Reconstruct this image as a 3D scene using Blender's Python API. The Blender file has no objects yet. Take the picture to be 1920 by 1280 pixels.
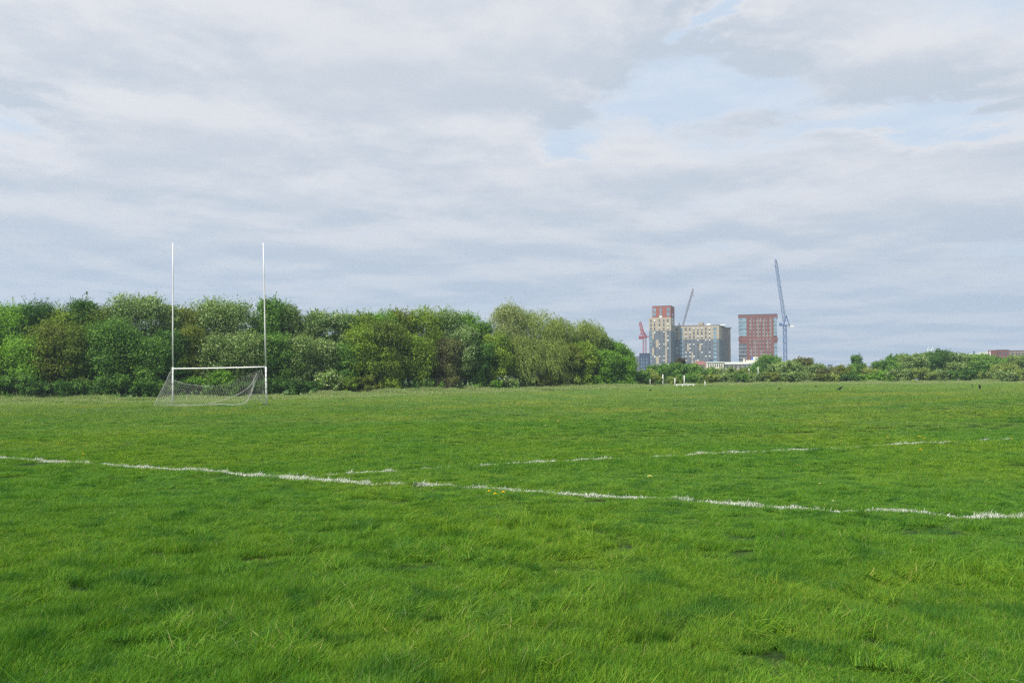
import bpy, math, random
import numpy as np
from mathutils import Vector, Matrix, Quaternion

SC = bpy.context.scene
COL = SC.collection
R = math.radians

# ------------------------------------------------------------------ camera
F = 1500.0                      # focal length in pixels of the 1920 px wide photograph
HOR = 708.0                     # horizon row
CAMZ = 1.6
PITCH = math.atan((HOR - 640.0) / F)
cam_d = bpy.data.cameras.new('camera')
cam = bpy.data.objects.new('camera', cam_d)
COL.objects.link(cam)
cam.location = (0, 0, CAMZ)
cam.rotation_euler = (math.pi / 2 + PITCH, 0, 0)
cam_d.sensor_width = 36.0
cam_d.lens = 36.0 * F / 1920.0
cam_d.clip_start = 0.1
cam_d.clip_end = 9000
SC.camera = cam

# ------------------------------------------------------------------ light
SUN_DIR = Vector((-0.52, -0.56, 0.90)).normalized()
sun_d = bpy.data.lights.new('sun', 'SUN')
sun_d.energy = 5.0
sun_d.angle = R(1.2)
sun_d.color = (1.0, 0.955, 0.88)
sun = bpy.data.objects.new('sun', sun_d)
COL.objects.link(sun)
sun.rotation_euler = SUN_DIR.to_track_quat('Z', 'Y').to_euler()
sun.location = (-60, -50, 90)

SC.view_settings.view_transform = 'Standard'
SC.view_settings.look = 'None'
SC.view_settings.gamma = 1
SC.view_settings.exposure = 0.3
SC.view_settings.use_curve_mapping = False
cy = SC.cycles
cy.use_denoising = False
cy.use_adaptive_sampling = False
cy.max_bounces = 6
cy.diffuse_bounces = 3
cy.glossy_bounces = 2
cy.transmission_bounces = 4
cy.transparent_max_bounces = 6
cy.volume_bounces = 0
cy.caustics_reflective = False
cy.caustics_refractive = False
SC.render.filter_size = 1.6 if hasattr(SC.render, 'filter_size') else 1.5
cy.pixel_filter_type = 'BLACKMAN_HARRIS'
cy.filter_width = 1.4


class NT:
    """tiny node helper"""
    def __init__(s, tree):
        s.t = tree
        s.n = tree.nodes
        s.l = tree.links
    def new(s, typ, **kw):
        n = s.n.new(typ)
        for k, v in kw.items():
            setattr(n, k, v)
        return n
    def set(s, sock, v):
        if hasattr(v, 'is_output') or hasattr(v, 'links'):
            s.l.new(v, sock)
        else:
            sock.default_value = v
    def math(s, op, a, b=0.0, c=None, clamp=False):
        n = s.n.new('ShaderNodeMath')
        n.operation = op
        n.use_clamp = clamp
        s.set(n.inputs[0], a)
        s.set(n.inputs[1], b)
        if c is not None:
            s.set(n.inputs[2], c)
        return n.outputs[0]
    def mix(s, f, a, b, mode='MIX'):
        n = s.n.new('ShaderNodeMix')
        n.data_type = 'RGBA'
        n.blend_type = mode
        s.set(n.inputs[0], f)
        s.set(n.inputs[6], a)
        s.set(n.inputs[7], b)
        return n.outputs[2]
    def noise(s, vec, scale, detail=4, rough=0.5, dist=0.0):
        n = s.n.new('ShaderNodeTexNoise')
        if vec is not None:
            s.l.new(vec, n.inputs['Vector'])
        n.inputs['Scale'].default_value = scale
        n.inputs['Detail'].default_value = detail
        n.inputs['Roughness'].default_value = rough
        n.inputs['Distortion'].default_value = dist
        return n.outputs[0]
    def smooth(s, v, a, b, lo=0.0, hi=1.0):
        n = s.n.new('ShaderNodeMapRange')
        n.interpolation_type = 'SMOOTHSTEP'
        s.set(n.inputs[0], v)
        n.inputs[1].default_value = a
        n.inputs[2].default_value = b
        n.inputs[3].default_value = lo
        n.inputs[4].default_value = hi
        return n.outputs[0]


# ------------------------------------------------------------------ sky
world = bpy.data.worlds.new('World')
SC.world = world
world.use_nodes = True
w = NT(world.node_tree)
w.n.clear()
sky = w.new('ShaderNodeTexSky', sky_type='NISHITA')
sky.sun_disc = False
sky.sun_elevation = math.asin(SUN_DIR.z)
sky.sun_rotation = math.atan2(SUN_DIR.x, SUN_DIR.y)
tc = w.new('ShaderNodeTexCoord')
sep = w.new('ShaderNodeSeparateXYZ')
w.l.new(tc.outputs['Generated'], sep.inputs[0])
dx, dy, dz = sep.outputs
zc = w.math('MAXIMUM', dz, 0.0)
den = w.math('ADD', zc, 0.075)
X = w.math('DIVIDE', dx, den)
Y = w.math('DIVIDE', dy, den)
comb = w.new('ShaderNodeCombineXYZ')
w.l.new(X, comb.inputs[0])
w.l.new(Y, comb.inputs[1])
pl = comb.outputs[0]                       # point of the cloud sheet above


def cloudpt(px, py):
    v = Vector(((px - 960) / F, 1.0, (HOR - py) / F)).normalized()
    d = v.z + 0.075
    return v.x / d, v.y / d


def blob(px, py, rx, ry, amp):
    """soft bump of the cloud sheet; rx, ry given in photograph pixels"""
    cx, cy_ = cloudpt(px, py)
    ax = abs(cloudpt(px + rx, py)[0] - cx)
    ay = abs(cloudpt(px, py + ry)[1] - cloudpt(px, py - ry)[1]) / 2
    a = w.math('DIVIDE', w.math('SUBTRACT', X, cx), ax)
    b = w.math('DIVIDE', w.math('SUBTRACT', Y, cy_), ay)
    r2 = w.math('ADD', w.math('MULTIPLY', a, a), w.math('MULTIPLY', b, b))
    e = w.math('POWER', 2.718, w.math('MULTIPLY', r2, -1.0))
    return w.math('MULTIPLY', e, amp)


BLOBS = [(1270, 180, 190, 65, -0.40), (1320, 35, 55, 40, -0.34), (1720, 228, 300, 36, -0.40), (1060, 265, 110, 20, -0.34),
         (40, 240, 90, 50, -0.30), (160, 160, 60, 20, -0.14), (60, 300, 90, 22, -0.18), (1170, 60, 60, 40, -0.10),
         (600, 130, 430, 85, 0.22), (250, 235, 260, 22, 0.10), (1800, 100, 170, 55, 0.15), (1440, 75, 110, 35, 0.15), (420, 265, 420, 40, 0.12),
         (1420, 225, 110, 20, 0.16), (1050, 125, 100, 80, 0.13), (1600, 250, 60, 18, 0.14), (300, 60, 330, 60, 0.12)]


def cloud_cover(X, Y):
    """thickness of the cloud sheet where a sight line meets it"""
    cb = w.new('ShaderNodeCombineXYZ')
    w.l.new(w.math('MULTIPLY', X, 0.95), cb.inputs[0])
    w.l.new(Y, cb.inputs[1])
    v = cb.outputs[0]
    c = w.math('MULTIPLY', w.math('SUBTRACT', w.noise(v, 0.9, 5, 0.50, 0.3), 0.5), 1.1)
    c = w.math('ADD', c, w.math('MULTIPLY', w.math('SUBTRACT', w.noise(v, 2.3, 6, 0.58, 0.5), 0.5), 0.42))
    c = w.math('ADD', c, w.math('MULTIPLY', w.math('SUBTRACT', w.noise(v, 9.0, 6, 0.65, 0.6), 0.5), 0.16))
    c = w.math('ADD', c, 0.60)
    # ragged outlines: the large masses are bent by the same turbulence as their edges
    Xw = w.math('ADD', X, w.math('MULTIPLY', w.math('SUBTRACT', w.noise(v, 2.2, 6, 0.62, 0.4), 0.5), 0.95))
    off = w.new('ShaderNodeVectorMath', operation='ADD')
    w.l.new(v, off.inputs[0])
    off.inputs[1].default_value = (7.3, 2.1, 0)
    Yw = w.math('ADD', Y, w.math('MULTIPLY', w.math('SUBTRACT', w.noise(off.outputs[0], 2.2, 6, 0.62, 0.4), 0.5), 0.85))
    for (px, py, rx, ry, amp) in BLOBS:
        cx, cy_ = cloudpt(px, py)
        ax = abs(cloudpt(px + rx, py)[0] - cx)
        ay = abs(cloudpt(px, py + ry)[1] - cloudpt(px, py - ry)[1]) / 2
        a = w.math('DIVIDE', w.math('SUBTRACT', Xw, cx), ax)
        b = w.math('DIVIDE', w.math('SUBTRACT', Yw, cy_), ay)
        r2 = w.math('ADD', w.math('MULTIPLY', a, a), w.math('MULTIPLY', b, b))
        c = w.math('ADD', c, w.math('MULTIPLY', w.math('POWER', 2.718, w.math('MULTIPLY', r2, -1.0)), amp))
    return c, v


c1, v1 = cloud_cover(X, Y)
den2 = w.math('SUBTRACT', den, w.math('MULTIPLY', den, 0.07))
c2, v2 = cloud_cover(w.math('DIVIDE', dx, den2), w.math('DIVIDE', dy, den2))
mask = w.smooth(c1, 0.30, 0.52)
relief = w.math('SUBTRACT', c1, c2)                 # flat undersides are in shade, tops catch the light
under = w.smooth(relief, -0.18, 0.20)
thickness = w.smooth(c1, 0.45, 0.95)
body = w.mix(under, (0.605, 0.615, 0.642, 1), (0.435, 0.487, 0.556, 1))
body = w.mix(w.math('MULTIPLY', thickness, 0.45), body, (0.525, 0.550, 0.590, 1))
thin = w.mix(w.smooth(w.noise(v1, 4.0, 5, 0.6), 0.35, 0.7), (0.505, 0.595, 0.705, 1), (0.570, 0.640, 0.720, 1))
body = w.mix(mask, thin, body)
horiz = w.smooth(dz, 0.02, 0.27, 0.82, 0.0)
bandmix = w.mix(under, (0.430, 0.490, 0.562, 1), (0.350, 0.437, 0.535, 1))
body = w.mix(horiz, body, bandmix)
bg1 = w.new('ShaderNodeBackground')
w.l.new(sky.outputs[0], bg1.inputs[0])
bg1.inputs[1].default_value = 0.08
bg2 = w.new('ShaderNodeBackground')
w.l.new(body, bg2.inputs[0])
bg2.inputs[1].default_value = 1.06
mxs = w.new('ShaderNodeMixShader')
w.l.new(w.math('ADD', w.math('MULTIPLY', mask, 0.12), 0.88), mxs.inputs[0])
w.l.new(bg1.outputs[0], mxs.inputs[1])
w.l.new(bg2.outputs[0], mxs.inputs[2])
wo = w.new('ShaderNodeOutputWorld')
w.l.new(mxs.outputs[0], wo.inputs[0])

# ------------------------------------------------------------------ coordinates
FW = Vector((0, math.cos(PITCH), math.sin(PITCH)))
UP = Vector((0, -math.sin(PITCH), math.cos(PITCH)))


def P(px, py, D):
    """point seen at a place of the photograph, D metres ahead of the viewer"""
    d = FW + UP * ((640.0 - py) / F) + Vector((1, 0, 0)) * ((px - 960.0) / F)
    d *= D / d.y
    return Vector((d.x, d.y, d.z + CAMZ))


def hash2(ix, iy, seed):
    h = (ix.astype(np.int64) * 374761393 + iy.astype(np.int64) * 668265263 + seed * 974634777) & 0xffffffff
    h = ((h ^ (h >> 13)) * 1274126177) & 0xffffffff
    h = h ^ (h >> 16)
    return (h & 0xffff) / 65535.0


def vnoise(x, y, seed=0):
    x = np.asarray(x, float)
    y = np.asarray(y, float)
    ix = np.floor(x); iy = np.floor(y)
    fx = x - ix; fy = y - iy
    fx = fx * fx * (3 - 2 * fx); fy = fy * fy * (3 - 2 * fy)
    a = hash2(ix, iy, seed); b = hash2(ix + 1, iy, seed)
    c = hash2(ix, iy + 1, seed); d = hash2(ix + 1, iy + 1, seed)
    return (a * (1 - fx) + b * fx) * (1 - fy) + (c * (1 - fx) + d * fx) * fy


CT = []
for px in (-400, 0, 480, 960, 1440, 1920, 2300):
    for D in (1.5, 3, 5, 7.5, 10, 13):
        CT.append((px, D, 0.0))
for px, py, D in [(324, 761, 53.5), (497, 757, 52.5), (285, 764, 52), (-100, 760, 60), (0, 759, 78), (0, 769, 45), (-300, 760, 78), (250, 753, 82), (450, 749, 88),
                  (640, 742, 95), (850, 737, 105), (1000, 733, 114), (1190, 727, 125), (1220, 735, 87), (1250, 724, 140),
                  (1575, 734, 56), (1460, 728, 95), (1530, 727, 100), (1837, 729, 60), (1823, 725, 85), (1500, 720, 145),
                  (1900, 719, 150), (2200, 719, 150), (2200, 730, 60), (-500, 750, 78), (640, 772, 40), (960, 765, 40), (960, 745, 70),
                  (1300, 760, 42)]:
    CT.append((px, D, P(px, py, D).z))
for px in (-400, 200, 800, 1400, 2000, 2400):
    for D in (260, 500, 1000):
        CT.append((px, D, -0.6 if D < 900 else -1.5))
CT = np.array([(math.atan((c[0] - 960) / F), math.log(c[1] / math.cos(math.atan((c[0] - 960) / F))), c[2]) for c in CT])


def G(x, y):
    """height of the ground"""
    x = np.atleast_1d(np.asarray(x, float)); y = np.atleast_1d(np.asarray(y, float))
    out = np.zeros_like(x)
    for s in range(0, len(x), 20000):
        xs = x[s:s + 20000]; ys = y[s:s + 20000]
        r = np.maximum(np.hypot(xs, ys), 1.0)
        a = np.clip(np.arctan2(xs, ys), -0.85, 0.85)
        q = ((a[:, None] - CT[None, :, 0]) / 0.10) ** 2 + ((np.log(r)[:, None] - CT[None, :, 1]) / 0.17) ** 2
        q -= q.min(axis=1, keepdims=True)
        wt = np.exp(-0.5 * q)
        out[s:s + 20000] = (wt * CT[None, :, 2]).sum(1) / wt.sum(1)
    bump = (vnoise(x / 2.3, y / 2.3, 3) - 0.5) * 0.07 + (vnoise(x / 0.9, y / 0.9, 4) - 0.5) * 0.035
    return out + bump * (1.15 / (1 + (np.hypot(x, y) / 11.0) ** 2))


def gz(x, y):
    return float(G([x], [y])[0])


def onground(px, py):
    """where the sight line through a pixel meets the ground"""
    Ds = np.exp(np.linspace(math.log(3), math.log(220), 500))
    p1 = P(px, py, 1.0)
    xs = p1.x * Ds
    zs = CAMZ + (p1.z - CAMZ) * Ds
    g = G(xs, Ds)
    hit = np.nonzero(zs <= g)[0]
    i = hit[0] if len(hit) else len(Ds) - 1
    return Vector((xs[i], Ds[i], g[i]))


# ------------------------------------------------------------------ mesh helpers
def mesh_np(name, verts, faces, mat, tint=None, smooth=False):
    """faces: (n,k) array of equal sized faces"""
    me = bpy.data.meshes.new(name)
    n, k = faces.shape
    me.vertices.add(len(verts))
    me.vertices.foreach_set('co', np.ascontiguousarray(verts, np.float32).ravel())
    me.loops.add(n * k)
    me.loops.foreach_set('vertex_index', np.ascontiguousarray(faces, np.int32).ravel())
    me.polygons.add(n)
    me.polygons.foreach_set('loop_start', np.arange(0, n * k, k, dtype=np.int32))
    me.polygons.foreach_set('loop_total', np.full(n, k, np.int32))
    if smooth:
        me.polygons.foreach_set('use_smooth', np.ones(n, bool))
    me.update(calc_edges=True)
    if tint is not None:
        at = me.attributes.new('tint', 'FLOAT_COLOR', 'POINT')
        c = np.ones((len(verts), 4), np.float32)
        c[:, :3] = tint
        at.data.foreach_set('color', c.ravel())
    me.materials.append(mat)
    return me


class MB:
    """collects boxes, bars and tubes into one mesh"""
    def __init__(s):
        s.v = []; s.f = []; s.m = []; s.mi = 0
    def add(s, vs, fs):
        o = len(s.v)
        s.v += [tuple(p) for p in vs]
        s.f += [tuple(i + o for i in f) for f in fs]
        s.m += [s.mi] * len(fs)
        return s
    def box(s, x0, x1, y0, y1, z0, z1):
        return s.add([(x0, y0, z0), (x1, y0, z0), (x1, y1, z0), (x0, y1, z0), (x0, y0, z1), (x1, y0, z1), (x1, y1, z1), (x0, y1, z1)],
                     [(0, 3, 2, 1), (4, 5, 6, 7), (0, 1, 5, 4), (1, 2, 6, 5), (2, 3, 7, 6), (3, 0, 4, 7)])
    def tube(s, pts, rad, n=8, cap=True):
        pts = [Vector(p) for p in pts]
        if not hasattr(rad, '__len__'):
            rad = [rad] * len(pts)
        rings = []
        prev = None
        for i, p in enumerate(pts):
            t = (pts[min(i + 1, len(pts) - 1)] - pts[max(i - 1, 0)]).normalized()
            if prev is None:
                a = t.orthogonal().normalized()
            else:
                a = (prev - t * prev.dot(t)).normalized()
            prev = a
            b = t.cross(a)
            rings.append([p + (a * math.cos(2 * math.pi * k / n) + b * math.sin(2 * math.pi * k / n)) * rad[i] for k in range(n)])
        vs = [q for r in rings for q in r]
        fs = []
        for i in range(len(pts) - 1):
            for k in range(n):
                fs.append((i * n + k, i * n + (k + 1) % n, (i + 1) * n + (k + 1) % n, (i + 1) * n + k))
        if cap:
            fs.append(tuple(range(n))[::-1])
            fs.append(tuple((len(pts) - 1) * n + k for k in range(n)))
        return s.add(vs, fs)
    def build(s, name, mats, parent=None, smooth=False):
        me = bpy.data.meshes.new(name)
        me.from_pydata(s.v, [], s.f)
        if not isinstance(mats, (list, tuple)):
            mats = [mats]
        for m_ in mats:
            me.materials.append(m_)
        if len(mats) > 1:
            me.polygons.foreach_set('material_index', s.m)
        if smooth:
            me.polygons.foreach_set('use_smooth', [True] * len(me.polygons))
        me.update()
        o = bpy.data.objects.new(name, me)
        COL.objects.link(o)
        if parent is not None:
            o.parent = parent
        return o


def tag(o, label=None, cat=None, group=None, kind=None):
    if label: o['label'] = label
    if cat: o['category'] = cat
    if group: o['group'] = group
    if kind: o['kind'] = kind
    return o


def empty(name, loc, rz=0.0):
    o = bpy.data.objects.new(name, None)
    COL.objects.link(o)
    o.location = loc
    o.rotation_euler = (0, 0, rz)
    o.empty_display_size = 0.2
    return o


def link_mesh(name, me, parent=None):
    o = bpy.data.objects.new(name, me)
    COL.objects.link(o)
    if parent is not None:
        o.parent = parent
    return o


# ------------------------------------------------------------------ materials
def base_mat(name, color, rough=0.8, spec=0.3, var=0.0, scale=5.0, metal=0.0, bump=0.0):
    m = bpy.data.materials.new(name)
    m.use_nodes = True
    t = NT(m.node_tree)
    b = t.n['Principled BSDF']
    b.inputs['Roughness'].default_value = rough
    b.inputs['Specular IOR Level'].default_value = spec
    b.inputs['Metallic'].default_value = metal
    g = t.new('ShaderNodeTexCoord')
    c = (*color, 1)
    if var > 0:
        nz = t.noise(g.outputs['Object'], scale, 5, 0.6)
        lo = tuple(v * (1 - var) for v in color) + (1,)
        hi = tuple(min(1, v * (1 + var)) for v in color) + (1,)
        t.l.new(t.mix(t.smooth(nz, 0.3, 0.7), lo, hi), b.inputs['Base Color'])
        if bump > 0:
            bp = t.new('ShaderNodeBump')
            bp.inputs['Strength'].default_value = bump
            t.l.new(nz, bp.inputs['Height'])
            t.l.new(bp.outputs[0], b.inputs['Normal'])
    else:
        b.inputs['Base Color'].default_value = c
    return m


def leaf_mat(name, transl=0.3, rough=0.6, spec=0.15, patchy=0.0):
    m = bpy.data.materials.new(name)
    m.use_nodes = True
    t = NT(m.node_tree)
    b = t.n['Principled BSDF']
    at = t.new('ShaderNodeAttribute', attribute_name='tint')
    col = at.outputs['Color']
    b.inputs['Roughness'].default_value = rough
    b.inputs['Specular IOR Level'].default_value = spec
    tr = t.new('ShaderNodeBsdfTranslucent')
    t.l.new(col, b.inputs['Base Color'])
    trc = t.mix(1.0, col, (1.0, 1.25, 0.5, 1), 'MULTIPLY')
    t.l.new(trc, tr.inputs[0])
    mx = t.new('ShaderNodeMixShader')
    mx.inputs[0].default_value = transl
    t.l.new(b.outputs[0], mx.inputs[1])
    t.l.new(tr.outputs[0], mx.inputs[2])
    t.l.new(mx.outputs[0], t.n['Material Output'].inputs[0])
    return m


def turf_variation(t, col, pos):
    """patches of lusher, yellower and drier turf, with dark spots for shaded hollows"""
    big = t.noise(pos, 0.16, 4, 0.55, 0.4)
    mid = t.noise(pos, 2.3, 5, 0.62, 0.3)
    mp = t.new('ShaderNodeMapping')
    mp.inputs['Scale'].default_value = (0.05, 0.22, 1)
    t.l.new(pos, mp.inputs[0])
    strip = t.noise(mp.outputs[0], 1.0, 3, 0.5, 0.6)
    c = t.mix(t.smooth(big, 0.42, 0.66), col, t.mix(1.0, col, (1.42, 1.13, 0.95, 1), 'MULTIPLY'))
    c = t.mix(t.smooth(mid, 0.48, 0.66), c, t.mix(1.0, c, (0.50, 0.67, 0.88, 1), 'MULTIPLY'))  # darker lush spots, partly putting the shade of hollows into the colour
    c = t.mix(t.smooth(strip, 0.45, 0.65), c, t.mix(1.0, c, (1.18, 1.05, 1.15, 1), 'MULTIPLY'))
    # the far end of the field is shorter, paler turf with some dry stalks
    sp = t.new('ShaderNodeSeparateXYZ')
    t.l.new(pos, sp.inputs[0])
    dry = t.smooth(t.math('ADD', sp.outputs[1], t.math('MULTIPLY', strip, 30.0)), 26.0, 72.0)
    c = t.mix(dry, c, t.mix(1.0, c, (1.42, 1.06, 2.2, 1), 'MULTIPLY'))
    return c


def grass_mat(name, transl=0.35):
    m = leaf_mat(name, transl, 0.55, 0.14)
    t = NT(m.node_tree)
    at = [n for n in t.n if n.type == 'ATTRIBUTE'][0]
    geo = t.new('ShaderNodeNewGeometry')
    c = turf_variation(t, at.outputs['Color'], geo.outputs['Position'])
    t.l.new(c, t.n['Principled BSDF'].inputs['Base Color'])
    tr = [n for n in t.n if n.type == 'BSDF_TRANSLUCENT'][0]
    t.l.new(t.mix(1.0, c, (1.1, 1.25, 0.5, 1), 'MULTIPLY'), tr.inputs[0])
    return m


M_grass = grass_mat('grass_blades')
M_leaf = leaf_mat('leaves', 0.30)
M_meadow = leaf_mat('meadow_stalks', 0.3)
M_paint_blade = leaf_mat('chalked_blades', 0.15, 0.8, 0.1)
M_bark = base_mat('bark', (0.11, 0.09, 0.065), 0.9, 0.2, 0.4, 9, bump=0.4)
M_twig = base_mat('pale_twig', (0.24, 0.20, 0.15), 0.9, 0.2, 0.3, 9)
M_white = base_mat('white_gloss_paint', (0.68, 0.68, 0.67), 0.4, 0.5, 0.06, 3)
M_dirtywhite = base_mat('weathered_white_paint', (0.66, 0.66, 0.63), 0.6, 0.3, 0.15, 3)
M_post_band = base_mat('grey_tape', (0.16, 0.16, 0.17), 0.7, 0.3, 0.2, 30)
M_net = base_mat('net_cord', (0.38, 0.38, 0.35), 0.9, 0.1, 0.15, 4)
M_black = base_mat('black_feathers', (0.010, 0.010, 0.012), 0.7, 0.15, 0.3, 30)
M_beak = base_mat('black_horn', (0.02, 0.02, 0.022), 0.4, 0.5)

# ground
m = bpy.data.materials.new('turf')
m.use_nodes = True
t = NT(m.node_tree)
geo = t.new('ShaderNodeNewGeometry')
pos = geo.outputs['Position']
fine = t.noise(pos, 9.0, 6, 0.7)
c0 = t.mix(t.smooth(fine, 0.35, 0.68), (0.014, 0.032, 0.007, 1), (0.040, 0.080, 0.014, 1))
sp = t.new('ShaderNodeSeparateXYZ')
t.l.new(pos, sp.inputs[0])
farc = t.mix(t.smooth(t.noise(pos, 2.0, 6, 0.7), 0.3, 0.7), (0.052, 0.150, 0.018, 1), (0.085, 0.20, 0.028, 1))
c1 = t.mix(t.smooth(sp.outputs[1], 15, 70), c0, farc)
t.l.new(turf_variation(t, c1, pos), t.n['Principled BSDF'].inputs['Base Color'])
t.n['Principled BSDF'].inputs['Roughness'].default_value = 0.95
t.n['Principled BSDF'].inputs['Specular IOR Level'].default_value = 0.1
M_turf = m

# ------------------------------------------------------------------ ground sheet
NR, NA = 300, 420
rr = np.concatenate([[0.0], np.exp(np.linspace(math.log(0.6), math.log(960), NR))])
aa = np.concatenate([np.linspace(-0.9, 0.9, NA - 80, endpoint=False), np.linspace(0.9, 2 * math.pi - 0.9, 80, endpoint=False)])
RR, AA = np.meshgrid(rr[1:], aa, indexing='ij')
gx = (RR * np.sin(AA)).ravel(); gy = (RR * np.cos(AA)).ravel()
gzv = G(gx, gy) - 0.012
vts = np.vstack([[[0, 0, gz(0, 0.01) - 0.012]], np.stack([gx, gy, gzv], 1)])
ii, jj = np.meshgrid(np.arange(NR - 1), np.arange(NA), indexing='ij')
j2 = (jj + 1) % NA
q = np.stack([1 + ii * NA + jj, 1 + ii * NA + j2, 1 + (ii + 1) * NA + j2, 1 + (ii + 1) * NA + jj], -1).reshape(-1, 4)
me = mesh_np('ground', vts, q[:, ::-1], M_turf, smooth=True)
gobj = link_mesh('ground', me)
tag(gobj, kind='structure')

# ------------------------------------------------------------------ grass blades
rg = np.random.default_rng(7)
src_col = bpy.data.collections.new('grass_sources')


def blades(n, rad, h0, h1, width, lean, wind, pal, palw, seed, seedhead=0.0, clump=0.0):
    """tuft of n curved blades inside a disc"""
    g = np.random.default_rng(seed)
    a = g.uniform(0, 2 * math.pi, n)
    r = rad * np.sqrt(g.uniform(0, 1, n))
    bx = r * np.cos(a); by = r * np.sin(a)
    if clump > 0:
        nc = 9
        ca = g.uniform(0, 2 * math.pi, nc); cr = rad * 0.8 * np.sqrt(g.uniform(0, 1, nc))
        k = g.integers(0, nc, n)
        s = g.uniform(0, 1, n) < clump
        bx = np.where(s, cr[k] * np.cos(ca[k]) + g.normal(0, rad * 0.1, n), bx)
        by = np.where(s, cr[k] * np.sin(ca[k]) + g.normal(0, rad * 0.1, n), by)
    h = g.uniform(h0, h1, n) * (0.7 + 0.3 * g.uniform(0, 1, n))
    la = g.uniform(0, 2 * math.pi, n)
    lm = np.abs(g.normal(0, lean, n))
    lx = np.cos(la) * lm + wind[0] * g.uniform(0.3, 1.2, n)
    ly = np.sin(la) * lm + wind[1] * g.uniform(0.3, 1.2, n)
    wa = g.uniform(0, math.pi, n)
    wx = np.cos(wa) * width * g.uniform(0.6, 1.3, n); wy = np.sin(wa) * width * g.uniform(0.6, 1.3, n)
    V = np.zeros((n, 7, 3))
    for i, (tt, ww) in enumerate(((0.0, 0.8), (0.38, 1.0), (0.74, 0.7))):
        cx = bx + lx * h * tt ** 1.9; cy_ = by + ly * h * tt ** 1.9
        cz = h * (tt - 0.18 * tt ** 2 * np.minimum(1.4, np.hypot(lx, ly)))
        V[:, 2 * i] = np.stack([cx - wx * ww / 2, cy_ - wy * ww / 2, cz], 1)
        V[:, 2 * i + 1] = np.stack([cx + wx * ww / 2, cy_ + wy * ww / 2, cz], 1)
    V[:, 6] = np.stack([bx + lx * h, by + ly * h, h * (1 - 0.18 * np.minimum(1.4, np.hypot(lx, ly)))], 1)
    base = np.arange(n)[:, None] * 7
    T = np.concatenate([base + np.array(f) for f in ([0, 1, 3], [0, 3, 2], [2, 3, 5], [2, 5, 4], [4, 5, 6])])
    pi = g.choice(len(pal), n, p=np.array(palw) / sum(palw))
    c = np.array(pal)[pi] * g.uniform(0.75, 1.3, (n, 1))
    C = np.repeat(c[:, None, :], 7, 1)
    return V.reshape(-1, 3), T, C.reshape(-1, 3)


def inst_object(name, pts, rot, scl, idx, coll):
    """one object that scatters the tufts of a collection over its points"""
    me = bpy.data.meshes.new(name)
    me.vertices.add(len(pts))
    me.vertices.foreach_set('co', np.ascontiguousarray(pts, np.float32).ravel())
    for nm, arr in (('rot', rot), ('scl', scl)):
        at = me.attributes.new(nm, 'FLOAT_VECTOR', 'POINT')
        at.data.foreach_set('vector', np.ascontiguousarray(arr, np.float32).ravel())
    at = me.attributes.new('idx', 'INT', 'POINT')
    at.data.foreach_set('value', np.ascontiguousarray(idx, np.int32))
    me.update()
    o = link_mesh(name, me)
    ng = bpy.data.node_groups.new(name, 'GeometryNodeTree')
    ng.interface.new_socket('Geometry', in_out='INPUT', socket_type='NodeSocketGeometry')
    ng.interface.new_socket('Geometry', in_out='OUTPUT', socket_type='NodeSocketGeometry')
    gi = ng.nodes.new('NodeGroupInput'); go = ng.nodes.new('NodeGroupOutput')
    ci = ng.nodes.new('GeometryNodeCollectionInfo')
    ci.inputs['Collection'].default_value = coll
    ci.inputs['Separate Children'].default_value = True
    ci.inputs['Reset Children'].default_value = True
    ip = ng.nodes.new('GeometryNodeInstanceOnPoints')
    ip.inputs['Pick Instance'].default_value = True
    def na(n_, ty):
        q_ = ng.nodes.new('GeometryNodeInputNamedAttribute')
        q_.data_type = ty
        q_.inputs['Name'].default_value = n_
        return [s_ for s_ in q_.outputs if s_.enabled and s_.name == 'Attribute'][0]
    L = ng.links.new
    L(gi.outputs[0], ip.inputs['Points'])
    L(ci.outputs[0], ip.inputs['Instance'])
    L(na('idx', 'INT'), ip.inputs['Instance Index'])
    L(na('rot', 'FLOAT_VECTOR'), ip.inputs['Rotation'])
    L(na('scl', 'FLOAT_VECTOR'), ip.inputs['Scale'])
    L(ip.outputs[0], go.inputs[0])
    mod = o.modifiers.new('scatter', 'NODES')
    mod.node_group = ng
    return o


PAL = [(0.073, 0.208, 0.018), (0.110, 0.252, 0.019), (0.178, 0.312, 0.029), (0.028, 0.118, 0.021), (0.30, 0.33, 0.13), (0.38, 0.37, 0.21)]
NV = 8
for st_, (lf, wd_) in enumerate(((0.30, 0.0095), (0.13, 0.0090), (0.05, 0.0095))):      # near, middle and far tufts
    for k in range(NV):
        V, T, C = blades(900, 0.5, 0.40, 1.0, wd_, 0.74 * lf, (0.30 * lf, 0.05 * lf), PAL, [30, 30, 20, 16, 2.4, 0.45], 100 + k + 20 * st_, clump=0.35)
        o = bpy.data.objects.new('short_tuft', mesh_np('short_tuft', V, T, M_grass, C))
        o.name = 'a_tuft_%02d' % (k + NV * st_)
        src_col.objects.link(o)
for k in range(4):                                      # long bent tussocks
    V, T, C = blades(560, 0.42, 0.45, 1.2, 0.0085, 0.26, (0.12, 0.02), PAL, [30, 34, 24, 12, 1.5, 0.0], 200 + k)
    o = bpy.data.objects.new('tussock', mesh_np('tussock', V, T, M_grass, C))
    o.name = 'b_tussock_%02d' % k
    src_col.objects.link(o)

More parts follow.
